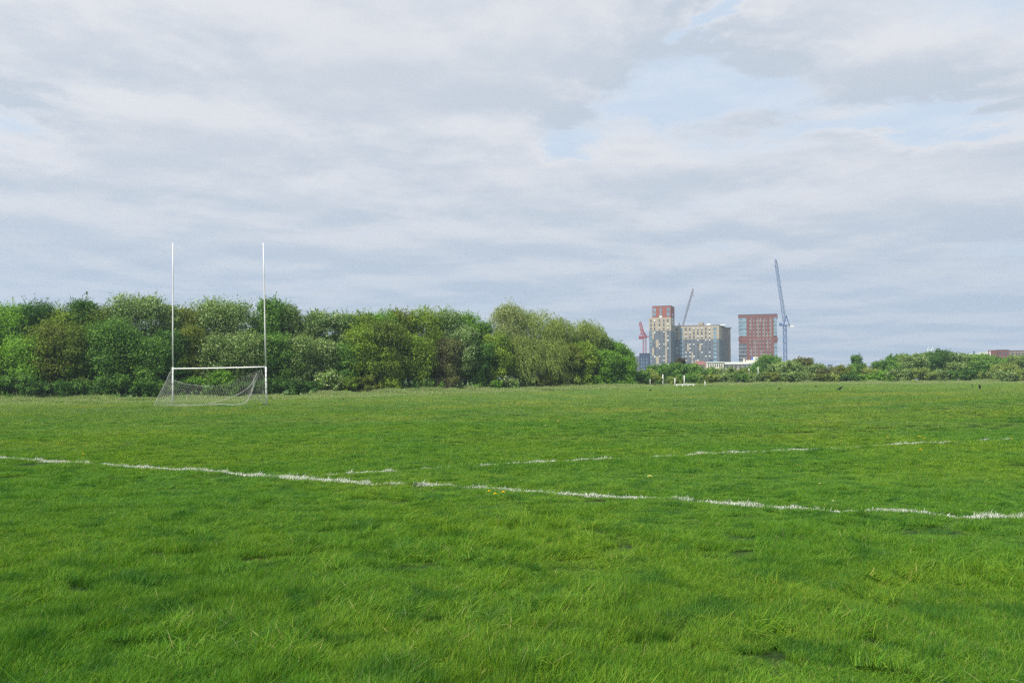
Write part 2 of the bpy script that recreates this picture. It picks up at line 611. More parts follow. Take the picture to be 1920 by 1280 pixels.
# painted lines, as rows of pixels of the photograph turned into ground points
LINE_A = [onground(*p) for p in [(-260, 838), (0, 860), (80, 866), (165, 870), (260, 878), (400, 886), (545, 899), (690, 909), (830, 912), (1000, 923),
                                 (1130, 933), (1270, 938), (1400, 950), (1560, 960), (1700, 961), (1780, 971), (1920, 975), (2060, 984)]]
LINE_B = [onground(*p) for p in [(545, 899), (620, 890), (730, 885), (820, 878), (910, 873), (1000, 868), (1150, 861), (1260, 856), (1340, 851), (1450, 847),
                                 (1560, 842), (1660, 835), (1780, 829), (1870, 825), (1990, 819)]]


def run_on(line, i, j, length):
    d = (line[i] - line[j]).normalized() * length
    p = line[i] + d
    p.z = gz(p.x, p.y)
    return p


LINE_A = [run_on(LINE_A, 0, 3, 6)] + LINE_A + [run_on(LINE_A, -1, -4, 7)]
LINE_B = LINE_B + [run_on(LINE_B, -1, -4, 8)]


def dense_line(pts, step=0.02):
    out = []
    for a, b in zip(pts[:-1], pts[1:]):
        n = max(2, int((b - a).length / step))
        for i in range(n):
            out.append(a.lerp(b, i / n))
    return np.array([tuple(p) for p in out])


LA = dense_line(LINE_A, 0.05); LB = dense_line(LINE_B, 0.05)
LL = np.vstack([LA, LB])[:, :2]


def line_dist(x, y):
    d = np.full(len(x), 9.0)
    near = y < 32
    ix = np.nonzero(near)[0]
    for s in range(0, len(ix), 4000):
        k = ix[s:s + 4000]
        d[k] = np.sqrt(((x[k, None] - LL[None, :, 0]) ** 2 + (y[k, None] - LL[None, :, 1]) ** 2).min(1))
    return d


def edge_D(px):
    """distance of the foot of the woodland edge along a sight line"""
    return np.interp(px, [-600, 0, 250, 450, 640, 850, 1000, 1190, 1240, 1500, 1920, 2400], [76, 78, 82, 88, 95, 105, 114, 125, 140, 146, 150, 152])


# points: cells whose size grows with the distance
pts = []; scs = []
Dc = 0.3
while Dc < 150:
    s = 0.20 if Dc < 6 else 0.20 + (Dc - 6) * 0.030
    half = Dc * 0.74 + 6.5
    n = int(2 * half / (s * 0.62))
    xx = -half + (np.arange(n) + rg.uniform(0, 1, n)) * (s * 0.62)
    yy = Dc + rg.uniform(-0.5, 0.5, n) * s
    pts.append(np.stack([xx, yy], 1)); scs.append(np.full(n, s))
    Dc += s * 0.62
pts = np.vstack(pts); scs = np.concatenate(scs)
pxs = 960 + F * pts[:, 0] / np.maximum(pts[:, 1], 1)
keep = pts[:, 1] < edge_D(pxs) + 1
pts = pts[keep]; scs = scs[keep]
pxs_k = pxs[keep]
LAP = np.array([(960 + F * p.x / p.y, p.y) for p in LINE_A])
x, y = pts[:, 0], pts[:, 1]
Dn = np.hypot(x, y)
ld = line_dist(x, y)
big = vnoise(x / 3.0, y / 3.0, 11); mid = vnoise(x / 0.75, y / 0.75, 12); fin = vnoise(x / 0.33, y / 0.33, 13)
yline = np.interp(pxs_k, LAP[:, 0], LAP[:, 1]) * 0.76
rank = 1 / (1 + np.exp((y - yline) / 0.55))           # ranker growth in front of the line
vf = 1 / (1 + (Dn / 22.0) ** 1.5)
hh = (0.050 + 0.034 * rank) * (1.0 + vf * (-0.62 + 0.35 * big + 1.05 * mid ** 2.2 + 0.75 * fin ** 2))
hollow = (vnoise(x / 0.36, y / 0.34, 14) * 0.62 + vnoise(x / 1.7, y / 1.3, 15) * 0.38 < 0.36) & (ld > 0.15) & (y < yline * 1.35)
hh = np.where(hollow, hh * 0.40, hh)
bare = hollow & (rg.uniform(0, 1, len(x)) < 0.62)
hh *= np.where(ld < 0.12, 0.62, 1.0)
hh *= np.clip(1.15 - y / 220, 0.7, 1)
zz = G(x, y)
P3 = np.stack([x, y, zz - 0.01], 1)
rotz = rg.uniform(-0.9, 0.9, len(x))
ROT = np.stack([rg.normal(0, 0.05, len(x)), rg.normal(0, 0.05, len(x)), rotz], 1)
hs = hh * rg.uniform(0.85, 1.15, len(x))
SCL = np.stack([scs * 1.25, scs * 1.25, hs], 1)
IDX = rg.integers(0, NV, len(x)) + NV * np.where(scs < 0.42, 0, np.where(scs < 1.1, 1, 2))
# tussocks
nt = 11500
ty = 2.0 + 30 * rg.uniform(0, 1, nt) ** 1.15
tx = rg.uniform(-1, 1, nt) * (ty * 0.74 + 5)
tn = vnoise(tx / 1.6, ty / 1.6, 21)
thol = vnoise(tx / 0.36, ty / 0.34, 14) * 0.62 + vnoise(tx / 1.7, ty / 1.3, 15) * 0.38
ok = ((tn > 0.52) | ((thol > 0.38) & (thol < 0.47) & (ty < 14))) & (thol > 0.32) & (line_dist(tx, ty) > 0.22) & (rg.uniform(0, 1, nt) < np.where(ty < 9, 1.0, 0.30))
tx, ty = tx[ok], ty[ok]
nt = len(tx)
th = rg.uniform(0.065, 0.12, nt) * np.where(ty < 9, 1.0, 0.6)
tp = np.stack([tx, ty, G(tx, ty) - 0.01], 1)
tw = rg.uniform(0.28, 0.5, nt)
tscl = np.stack([tw, tw, th], 1)
trot = np.stack([rg.normal(0, 0.22, nt), rg.normal(0, 0.22, nt), rg.uniform(-1.4, 1.4, nt)], 1)
tidx = 3 * NV + rg.integers(0, 4, nt)
P3, ROT, SCL, IDX = P3[~bare], ROT[~bare], SCL[~bare], IDX[~bare]
go_ = inst_object('grass', np.vstack([P3, tp]), np.vstack([ROT, trot]), np.vstack([SCL, tscl]), np.concatenate([IDX, tidx]), src_col)
tag(go_, 'lush green uneven grass covering the whole playing field', 'grass', kind='stuff')

# meadow strip: tall pale stalks along the foot of the trees
mead_col = bpy.data.collections.new('meadow_sources')
MPAL = [(0.20, 0.31, 0.07), (0.28, 0.36, 0.12), (0.42, 0.42, 0.24), (0.46, 0.38, 0.27), (0.13, 0.25, 0.05)]
for k in range(5):
    V, T, C = blades(420, 0.5, 0.5, 1.0, 0.030, 0.25, (0.12, 0.0), MPAL, [22, 22, 16, 9, 22], 300 + k)
    o = bpy.data.objects.new('c_stalks_%02d' % k, mesh_np('stalks', V, T, M_meadow, C))
    mead_col.objects.link(o)
n = 9000
mpx = rg.uniform(-420, 2350, n)
mD = edge_D(mpx)
off = rg.uniform(0, 1, n)
wid = np.where(mpx < 1210, 11.0, 9.0)
my = mD + 1.5 - off * wid
mx_ = (mpx - 960) / F * my
keep = vnoise(mx_ / 5, my / 2.5, 31) > 0.18 * off + 0.12
mx_, my, off, mpx = mx_[keep], my[keep], off[keep], mpx[keep]
n = len(mx_)
mh = (0.80 * (1 - off) ** 0.8 + 0.12) * rg.uniform(0.6, 1.2, n) * (0.6 + 0.7 * vnoise(mx_ / 3, my / 3, 33)) * np.where(mpx > 1210, 0.9, 1.0)
ms = rg.uniform(1.0, 1.8, n)
mo = inst_object('long_grass', np.stack([mx_, my, G(mx_, my) - 0.02], 1),
                 np.stack([np.zeros(n), np.zeros(n), rg.uniform(-1, 1, n)], 1), np.stack([ms, ms, mh], 1), rg.integers(0, 5, n), mead_col)
tag(mo, 'tall pale seeding grass along the foot of the trees', 'long grass', kind='stuff')


# painted lines: chalked blades standing on a thin chalk smear
def painted_line(pts, seed, label, prof, width=0.075):
    L = dense_line(pts, 0.004)
    g = np.random.default_rng(seed)
    s = np.cumsum(np.r_[0, np.hypot(np.diff(L[:, 0]), np.diff(L[:, 1]))])
    pxl = 960 + F * L[:, 0] / L[:, 1]
    strength = np.interp(pxl, [p_[0] for p_ in prof], [p_[1] for p_ in prof])
    nz_ = vnoise(s / 0.31, s * 0, seed) * 0.5 + vnoise(s / 0.09, s * 0, seed + 1) * 0.5
    dens = np.clip(strength + (nz_ - 0.5) * 1.15, 0.08, 1)
    dx_ = np.gradient(L[:, 0]); dy_ = np.gradient(L[:, 1])
    ln = np.hypot(dx_, dy_) + 1e-9
    nx, ny = -dy_ / ln, dx_ / ln
    idx = np.nonzero(g.uniform(0, 1, len(L)) < 2)[0]
    idx = np.repeat(idx, 5)
    idx = idx[g.uniform(0, 1, len(idx)) < dens[idx]]
    n = len(idx)
    off = g.normal(0, width * 0.33, n) * np.clip(strength[idx], 0.9, 2) ** 2.2 + (vnoise(s[idx] / 1.1, s[idx] * 0, seed + 5) - 0.5) * 0.08
    bx = L[idx, 0] + nx[idx] * off + g.normal(0, 0.004, n); by = L[idx, 1] + ny[idx] * off + g.normal(0, 0.004, n)
    bz = G(bx, by) - 0.012
    tall = 0.50 + 0.55 * vnoise(s[idx] / 0.22, s[idx] * 0, seed + 8) ** 2 + 0.25 * strength[idx]
    h = g.uniform(0.028, 0.068, n) * tall * (0.6 + 0.6 * dens[idx])
    h = np.where(g.uniform(0, 1, n) < 0.05, h * 1.6, h)
    la = g.uniform(0, 2 * math.pi, n); lm = np.abs(g.normal(0, 0.55, n))
    lx = np.cos(la) * lm + 0.25; ly = np.sin(la) * lm
    wd = g.uniform(0.004, 0.008, n)
    wa = g.uniform(-0.7, 0.7, n)
    wx, wy = np.cos(wa) * wd, np.sin(wa) * wd
    V = np.zeros((n, 5, 3))
    V[:, 0] = np.stack([bx - wx / 2, by - wy / 2, bz], 1); V[:, 1] = np.stack([bx + wx / 2, by + wy / 2, bz], 1)
    mx2, my2, mz2 = bx + lx * h * 0.35, by + ly * h * 0.35, bz + h * 0.6
    V[:, 2] = np.stack([mx2 - wx / 2.4, my2 - wy / 2.4, mz2], 1); V[:, 3] = np.stack([mx2 + wx / 2.4, my2 + wy / 2.4, mz2], 1)
    V[:, 4] = np.stack([bx + lx * h, by + ly * h, bz + h * 0.95], 1)
    base = np.arange(n)[:, None] * 5
    T = np.concatenate([base + np.array(f) for f in ([0, 1, 3], [0, 3, 2], [2, 3, 4])])
    white = g.uniform(0, 1, n) < 0.74
    c = np.where(white[:, None], np.array([[0.74, 0.75, 0.70]]), np.array([[0.22, 0.30, 0.14]])) * g.uniform(0.7, 1.08, (n, 1))
    C = np.repeat(c[:, None, :], 5, 1).reshape(-1, 3)
    o = link_mesh('painted_line', mesh_np('painted_line', V.reshape(-1, 3), T, M_paint_blade, C))
    tag(o, label, 'pitch line')
    return o


painted_line(LINE_A, 51, 'bright white painted line crossing the whole foreground from left edge to right edge',
             [(0, .75), (100, .8), (150, .75), (166, .5), (176, .1), (186, .3), (200, .8), (400, .75), (480, .6), (505, .9), (525, 1.5), (565, 1.5), (590, .9), (690, .8), (702, .5), (750, .5), (765, .42), (790, .7), (840, .7), (870, .5), (1000, .85), (1140, .8), (1215, .5), (1245, .2), (1262, 1.1), (1280, .9), (1300, .6), (1400, 1.0), (1430, .7), (1560, .75), (1575, .3), (1590, .6), (1700, .75), (1780, .85), (1790, .2), (1800, .7), (1850, .8), (1900, 1.1), (2100, .8)])
painted_line(LINE_B, 67, 'fainter broken white painted line running off to the right behind the brighter one',
             [(545, 0.59), (590, 0.34), (640, 0.24), (655, 0.49), (700, 0.69), (733, 0.89), (740, 0.14), (785, 0.14), (795, 0.64), (825, 0.69), (832, 0.09), (860, 0.19), (890, 0.09), (912, 0.59), (930, 0.44), (960, 0.29), (985, 0.54), (1002, 0.39), (1015, 0.59), (1030, 0.69), (1045, 0.19), (1060, 0.49), (1090, 0.74), (1140, 0.69), (1150, 0.39), (1200, 0.44), (1255, 0.54), (1265, 0.14), (1300, 0.14), (1312, 0.69), (1340, 0.54), (1415, 0.54), (1422, 0.14), (1440, 0.29), (1448, 0.79), (1460, 0.59), (1470, 0.19), (1500, 0.44), (1560, 0.49), (1600, 0.24), (1640, 0.39), (1660, 0.64), (1720, 0.59), (1765, 0.59), (1775, 0.14), (1835, 0.14), (1845, 0.59), (1900, 0.44), (1990, 0.39)])
painted_line([onground(*p) for p in [(180, 767), (210, 769.5), (245, 770)]], 88, 'faint far chalk line in the grass left of the goal net', [(0, .35)])
painted_line([onground(*p) for p in [(826, 744), (880, 743), (950, 742)]], 98, 'faint far chalk line before the middle of the woodland', [(0, .3)])


# ------------------------------------------------------------------ flowers
def flower(name, p, label, cat, kind, size, h, group=None):
    e = empty(name, p)
    tag(e, label, cat, group)
    mb = MB()
    tip = Vector((random.uniform(-.015, .015), random.uniform(-.01, .01), h))
    mb.tube([(0, 0, -0.01), tip * 0.5 + Vector((0.004, 0, 0)), tip], [0.0022, 0.002, 0.0018], 5)
    mb.build('stem', M_stem, e)
    hb = MB()
    if kind == 'dandelion':
        for ring, (rr_, zz_, nn) in enumerate(((size, 0.0, 22), (size * 0.75, 0.006, 18), (size * 0.45, 0.011, 12))):
            for k in range(nn):
                a = 2 * math.pi * (k + 0.5 * ring) / nn
                c_, s_ = math.cos(a), math.sin(a)
                wd = 0.13 * size
                hb.add([tip + Vector((0, 0, zz_ * 0.3)), tip + Vector((c_ * rr_ - s_ * wd, s_ * rr_ + c_ * wd, zz_ + 0.004)),
                        tip + Vector((c_ * rr_ * 1.08, s_ * rr_ * 1.08, zz_ + 0.005)), tip + Vector((c_ * rr_ + s_ * wd, s_ * rr_ - c_ * wd, zz_ + 0.004))], [(0, 3, 2, 1)])
        hb.build('flower_head', M_yellow if 'pale' not in label else M_paleyellow, e)
    elif kind == 'daisy':
        for k in range(14):
            a = 2 * math.pi * k / 14
            c_, s_ = math.cos(a), math.sin(a)
            wd = 0.2 * size
            hb.add([tip, tip + Vector((c_ * size - s_ * wd, s_ * size + c_ * wd, 0.004)), tip + Vector((c_ * size * 1.1, s_ * size * 1.1, 0.003)),
                    tip + Vector((c_ * size + s_ * wd, s_ * size - c_ * wd, 0.004))], [(0, 3, 2, 1)])
        hb.build('petals', M_petal, e)
        cb = MB()
        cb.tube([tip + Vector((0, 0, 0.001)), tip + Vector((0, 0, 0.006))], [size * 0.35, size * 0.22], 8)
        cb.build('flower_centre', M_yellow, e)
    return e


M_stem = base_mat('flower_stem', (0.10, 0.17, 0.05), 0.7, 0.2)
M_yellow = base_mat('yellow_petals', (0.85, 0.62, 0.02), 0.8, 0.1, 0.1, 60)
M_paleyellow = base_mat('pale_yellow_petals', (0.80, 0.74, 0.25), 0.8, 0.1, 0.1, 60)
M_petal = base_mat('white_petals', (0.80, 0.80, 0.76), 0.8, 0.1)
random.seed(5)
for px, py, lab, sz in [
        (155, 861, 'yellow dandelion alone just behind the left end of the bright painted line', .020),
        (916, 937, 'left of three yellow dandelions in front of the bright painted line, the most orange', .018),
        (927, 942, 'middle and nearest of three yellow dandelions in front of the bright painted line', .020),
        (946, 937, 'right and brightest of three yellow dandelions in front of the bright painted line', .021),
        (1217, 905, 'large pale yellow dandelion alone between the two painted lines', .036),
        (1663, 828, 'yellow dandelion just behind the far painted line, left of a close pair', .024),
        (1724, 826, 'larger yellow dandelion of a close pair on the far painted line', .034),
        (1733, 830, 'smaller yellow dandelion of a close pair on the far painted line', .026),
        (1727, 852, 'yellow dandelion standing a little in front of the far painted line', .026),
        (1898, 829, 'small yellow dandelion beside the far painted line near the right edge', .022),
        (1046, 796, 'tiny yellow dandelion far out in the middle of the field', .035),
        (1058, 828, 'tiny yellow dandelion in the middle, beyond the far painted line', .018)]:
    p = onground(px, py)
    flower('dandelion', p, lab, 'dandelion', 'dandelion', sz * 1.12, 0.10)
for px, py, lab, sz in [(260, 883, 'single white daisy just in front of the bright painted line on the left', .014),
                        (1565, 953, 'single white daisy standing against the bright painted line on the right', .013),
                        (1538, 917, 'white daisy between the two painted lines on the right', .012)]:
    flower('daisy', onground(px, py), lab, 'daisy', 'daisy', sz, 0.08)
for k, (px, py) in enumerate([(15, 797), (56, 790), (80, 798), (105, 805), (154, 788), (223, 794), (270, 795), (361, 787), (572, 780), (758, 768), (770, 769),
                              (819, 766), (815, 767), (965, 774), (1022, 801), (1045, 793), (1204, 754), (1100, 757), (1137, 741), (1300, 770), (1387, 760), (1440, 748), (1620, 745), (1700, 750)]):
    flower('daisy', onground(px, py), 'tiny white daisy head dotted in the far short grass', 'daisy', 'daisy', .035, 0.07, 'daisies dotted over the far field')

# ------------------------------------------------------------------ goal
DL, DR = 53.5, 52.5
gl = onground(324, 761); gl = Vector(P(324, 761, DL)); gr = Vector(P(500, 757, DR))
gl.z = gz(gl.x, gl.y); gr.z = gz(gr.x, gr.y)
goal = empty('goal_posts', (gl + gr) / 2)
tag(goal, 'tall white H-shaped goal with a crossbar and two slender uprights', 'goal posts')
gc = Vector(goal.location)
tl = P(324, 455, DL); tr_ = P(493.5, 455, DR)
cl = P(324, 691, DL); cr_ = P(499, 687.5, DR)
for base, cr0, top in ((gl, cl, tl), (gr, cr_, tr_)):
    mb = MB()
    up = base.lerp(top, 0.235)
    pts_ = [base + Vector((0, 0, -0.05)) - gc, base.lerp(top, 0.12) - gc, up - gc]
    mb.tube(pts_, 0.056, 14, True)
    po = mb.build('post', M_white, goal, True)
    mb = MB()
    mb.tube([up - gc, base.lerp(top, 0.5) - gc, base.lerp(top, 0.8) - gc + Vector((0.01, 0, 0)), top - gc], [0.048, 0.044, 0.038, 0.030], 12)
    mb.build('upright_extension', M_white, po, True)
    for fr in ((0.035, 0.066, 0.10, 0.14, 0.17, 0.195) if base is gr else (0.05, 0.13, 0.19)):
        mb = MB()
        a_ = base.lerp(top, fr); b_ = base.lerp(top, fr + 0.0035)
        mb.tube([a_ - gc, b_ - gc], 0.060, 12)
        mb.build('tape_band', M_post_band, po)
mb = MB()
cb_pts = []
for k in range(9):
    p = cl.lerp(cr_, k / 8) - gc
    p.z -= 0.018 * math.sin(math.pi * k / 8)
    cb_pts.append(p)
mb.tube(cb_pts, 0.044, 12)
mb.build('crossbar', M_white, goal, True)

# net ------------------------------------------------------------
net = empty('goal_net', P(400, 758, 52.4))
tag(net, 'torn sagging pale cord net hanging behind the white goal', 'net')
nc = Vector(net.location)


def poly(pts, n):
    """resample a polyline evenly"""
    pts = [Vector(p) for p in pts]
    L = [0]
    for a, b in zip(pts[:-1], pts[1:]):
        L.append(L[-1] + (b - a).length)
    out = []
    for k in range(n):
        s_ = L[-1] * k / (n - 1)
        i = max(j for j in range(len(L) - 1) if L[j] <= s_ + 1e-9)
        t_ = (s_ - L[i]) / max(1e-9, L[i + 1] - L[i])
        out.append(pts[i].lerp(pts[i + 1], t_))
    return out


def net_panel(name, top, bottom, nu, nv, rad=0.0034, belly=0.05, seed=1, skip=0.0):
    """cords between two edges; top and bottom are polylines of (px, py, D)"""
    g = random.Random(seed)
    T_ = poly([P(*p) for p in top], nu); B_ = poly([P(*p) for p in bottom], nu)
    grid = []
    for i in range(nu):
        row = []
        for j in range(nv):
            f = j / (nv - 1)
            p = T_[i].lerp(B_[i], f)
            p += Vector((g.uniform(-.012, .012), belly * math.sin(math.pi * f), g.uniform(-.012, .012) - 0.03 * math.sin(math.pi * f)))
            row.append(p - nc)
        grid.append(row)
    mb = MB()
    for i in range(nu):
        for j in range(nv - 1):
            if g.random() >= skip:
                mb.tube([grid[i][j], grid[i][j + 1]], rad, 3, False)
    for j in range(nv):
        for i in range(nu - 1):
            if g.random() >= skip:
                mb.tube([grid[i][j], grid[i + 1][j]], rad, 3, False)
    return mb.build(name, M_net, net)


def rope(pts, rad, name='edge_rope'):
    mb = MB()
    q_ = poly([P(*p) for p in pts], 40)
    sm = [q_[0]] + [(q_[i - 1] + q_[i] * 2 + q_[i + 1]) / 4 for i in range(1, len(q_) - 1)] + [q_[-1]]
    mb.tube([p - nc for p in sm], rad, 5)
    return mb.build(name, M_net, net)


net_panel('side_netting', [(324, 694, 53.5), (321, 694, 53.2), (313, 711, 52.9)], [(324, 761, 53.4), (306, 763, 52.6), (287, 764.5, 52.0)], 13, 20, 0.0036, seed=2)
net_panel('back_netting', [(313, 711, 52.9), (328, 714, 52.9), (365, 722, 52.8), (400, 723, 52.6), (430, 716, 52.4), (455, 706, 52.3), (487, 693, 52.2)],
          [(287, 764.5, 52.0), (330, 761, 52.0), (370, 762, 51.9), (410, 761, 51.8), (440, 760, 51.6), (462, 758, 51.5), (472, 732, 51.6)], 56, 17, 0.0030, seed=3)
net_panel('side_netting', [(476, 701, 52.2), (489, 693, 52.3), (497, 713, 52.5)], [(471, 741, 51.7), (484, 751, 52.0), (499, 756, 52.4)], 12, 18, 0.0038, seed=4)
rope([(324, 692, 53.5), (318, 698, 53.2), (313, 711, 52.9), (300, 736, 52.4), (287, 764, 52.0)], 0.011)
rope([(313, 711, 52.9), (320, 716, 53.1), (325, 721, 53.3)], 0.011)
rope([(324, 712, 53.0), (345, 719, 52.9), (366, 722, 52.8), (385, 723.5, 52.7), (402, 723, 52.6)], 0.012)
rope([(482, 700, 52.3), (477, 709, 52.1), (471, 722, 51.9), (456, 734, 51.8), (436, 744, 51.8), (412, 752, 51.8), (385, 758, 51.8), (350, 760.5, 51.9), (326, 759.5, 52.1)], 0.018, 'gathered_edge')
rope([(479, 712, 52.1), (475, 727, 51.9), (470, 741, 51.7), (464, 751, 51.6), (455, 757, 51.6), (436, 759, 51.6), (415, 757, 51.7), (392, 759, 51.8)], 0.021, 'gathered_edge')
rope([(477, 715, 52.0), (473, 733, 51.8), (468, 752, 51.7)], 0.016, 'gathered_edge')
rope([(471, 738, 51.7), (475, 749, 51.8), (482, 755, 52.0)], 0.020, 'gathered_edge')
rope([(482, 742, 52.0), (487, 749, 52.2), (492, 754, 52.3), (499, 757, 52.4)], 0.022, 'gathered_edge')
rope([(489, 692, 52.3), (493, 702, 52.4), (498, 713, 52.5)], 0.012)
rope([(300, 764, 52.2), (318, 759, 52.8), (333, 761, 52.9), (343, 757, 52.8), (352, 760.5, 52.6)], 0.014)

# ------------------------------------------------------------------ crows
def crow(px, py, D, face, label, pose='stand', size=1.0):
    """face: heading in radians, 0 = to the right of the picture"""
    p = P(px, py, D)
    p.z = gz(p.x, p.y)
    e = empty('crow', p, face)
    e.scale = (size, size, size)
    tag(e, label, 'crow', 'crows feeding on the field')
    if pose == 'stand':      # spine: (x, z, half width, half height)
        sp_ = [(-0.27, 0.135, 0.022, 0.005), (-0.20, 0.155, 0.030, 0.010), (-0.13, 0.175, 0.040, 0.028), (-0.05, 0.195, 0.062, 0.055), (0.03, 0.220, 0.066, 0.066),
               (0.09, 0.255, 0.052, 0.055), (0.125, 0.295, 0.034, 0.036), (0.150, 0.325, 0.032, 0.033), (0.178, 0.328, 0.024, 0.024), (0.195, 0.322, 0.012, 0.013), (0.245, 0.308, 0.003, 0.004)]
    elif pose == 'upright':
        sp_ = [(-0.15, 0.03, 0.022, 0.006), (-0.12, 0.08, 0.035, 0.016), (-0.09, 0.13, 0.055, 0.035), (-0.05, 0.19, 0.075, 0.060), (-0.01, 0.25, 0.075, 0.064),
               (0.02, 0.31, 0.056, 0.050), (0.035, 0.355, 0.036, 0.036), (0.045, 0.39, 0.035, 0.035), (0.066, 0.402, 0.026, 0.026), (0.085, 0.400, 0.012, 0.013), (0.135, 0.388, 0.003, 0.004)]
    else:                    # head down, pecking
        sp_ = [(-0.26, 0.20, 0.022, 0.005), (-0.19, 0.20, 0.030, 0.010), (-0.12, 0.195, 0.042, 0.030), (-0.05, 0.185, 0.062, 0.055), (0.03, 0.175, 0.064, 0.060),
               (0.09, 0.150, 0.048, 0.048), (0.13, 0.120, 0.032, 0.034), (0.16, 0.095, 0.031, 0.031), (0.182, 0.075, 0.022, 0.022), (0.195, 0.062, 0.011, 0.011), (0.220, 0.025, 0.003, 0.004)]
    n = 12
    vs, fs = [], []
    for i, (x_, z_, wy, hz_) in enumerate(sp_):
        a = sp_[max(0, i - 1)]; b = sp_[min(len(sp_) - 1, i + 1)]
        tx_, tz_ = b[0] - a[0], b[1] - a[1]
        l_ = math.hypot(tx_, tz_)
        nx_, nz_ = -tz_ / l_, tx_ / l_
        for k in range(n):
            an = 2 * math.pi * k / n
            vs.append((x_ + nx_ * hz_ * math.sin(an), wy * math.cos(an), z_ + nz_ * hz_ * math.sin(an)))
    for i in range(len(sp_) - 1):
        for k in range(n):
            fs.append((i * n + k, i * n + (k + 1) % n, (i + 1) * n + (k + 1) % n, (i + 1) * n + k))
    fs.append(tuple(range(n))[::-1]); fs.append(tuple((len(sp_) - 1) * n + k for k in range(n)))
    mb = MB(); mb.add(vs, fs)
    body_ = mb.build('body', M_black, e, True)
    hipx, hipz = (sp_[3][0] + 0.03, sp_[3][1] - 0.02)
    for s_ in (-1, 1):
        mb = MB()
        mb.tube([(hipx, 0.028 * s_, hipz), (hipx - 0.012, 0.028 * s_, 0.08), (hipx + 0.004, 0.028 * s_, 0.004)], [0.016, 0.006, 0.004], 6)
        for an in (-0.5, 0, 0.5, math.pi):
            mb.tube([(hipx + 0.004, 0.028 * s_, 0.005), (hipx + 0.004 + 0.04 * math.cos(an), 0.028 * s_ + 0.04 * math.sin(an), 0.003)], [0.004, 0.002], 5)
        mb.build('leg', M_beak, e)
        wb = MB()   # folded wing, a shell just outside the body
        A_ = []
        for i in (1, 2, 3, 4, 5):
            x_, z_, wy, hz_ = sp_[i]
            A_.append([(x_, s_ * (wy * math.cos(u) + 0.006), z_ + (hz_ + 0.006) * math.sin(u)) for u in (-0.25, 0.15, 0.6, 1.05)])
        vs2 = [q_ for r_ in A_ for q_ in r_]
        fs2 = [(i * 4 + k, i * 4 + k + 1, (i + 1) * 4 + k + 1, (i + 1) * 4 + k) for i in range(4) for k in range(3)]
        wb.add(vs2, fs2)
        wing = wb.build('wing', M_black, e, True)
        sol = wing.modifiers.new('thickness', 'SOLIDIFY'); sol.thickness = 0.006
    return e


crow(1575, 733.5, 56, 0.15, 'black crow seen side on, facing right, nearest bird below the dark cypress-like tree', 'stand', 1.05)
crow(1837, 729, 60, 1.2, 'upright black crow near the right edge, the larger of the two close together', 'upright', 0.95)
crow(1823, 725.5, 84, 2.0, 'smaller farther black crow beside the upright one near the right edge', 'upright', 0.8)
crow(1530, 727, 100, 2.3, 'small distant black crow left of the side-on one, near the hedge', 'stand', 0.9)
crow(1461, 729, 80, 3.1, 'low black crow feeding head down, in front of the blue crane', 'peck', 1.1)
crow(1219, 735, 87, 0.4, 'small black crow just right of the end of the woodland', 'stand', 0.95)
crow(644, 753, 66, 0.8, 'tiny black crow on the grass in front of the woodland right of the goal', 'upright', 0.55)

# ------------------------------------------------------------------ trees
PALS = {
    'mid':    [(0.050, 0.105, 0.022), (0.070, 0.135, 0.026), (0.035, 0.075, 0.018), (0.10, 0.17, 0.04)],
    'dark':   [(0.030, 0.070, 0.016), (0.040, 0.090, 0.020), (0.022, 0.050, 0.014), (0.06, 0.12, 0.026)],
    'yellow': [(0.108, 0.155, 0.020), (0.094, 0.142, 0.018), (0.072, 0.112, 0.017), (0.140, 0.185, 0.026)],
    'bright': [(0.085, 0.165, 0.020), (0.070, 0.140, 0.018), (0.055, 0.110, 0.018), (0.115, 0.20, 0.028)],
    'olive':  [(0.090, 0.104, 0.020), (0.078, 0.102, 0.018), (0.108, 0.122, 0.025), (0.060, 0.078, 0.016)],
    'rust':   [(0.064, 0.086, 0.016), (0.066, 0.092, 0.017), (0.060, 0.096, 0.017), (0.078, 0.104, 0.018)],
    'silver': [(0.095, 0.140, 0.055), (0.070, 0.115, 0.036), (0.22, 0.26, 0.165), (0.050, 0.095, 0.028), (0.26, 0.29, 0.205)],
    'sage':   [(0.075, 0.115, 0.040), (0.055, 0.090, 0.030), (0.12, 0.165, 0.06), (0.19, 0.23, 0.12)],
    'willow': [(0.140, 0.172, 0.050), (0.112, 0.145, 0.040), (0.175, 0.198, 0.070), (0.080, 0.108, 0.030)],
    'birch':  [(0.120, 0.145, 0.060), (0.150, 0.165, 0.080), (0.21, 0.22, 0.13), (0.080, 0.105, 0.035)],
    'brown':  [(0.075, 0.078, 0.034), (0.068, 0.080, 0.028), (0.085, 0.095, 0.036), (0.055, 0.062, 0.022)],
    'blossom': [(0.36, 0.36, 0.28), (0.07, 0.12, 0.03), (0.09, 0.15, 0.035), (0.34, 0.37, 0.22)],
    'plum':   [(0.045, 0.030, 0.030), (0.060, 0.040, 0.038), (0.050, 0.050, 0.030), (0.030, 0.022, 0.022)],
}


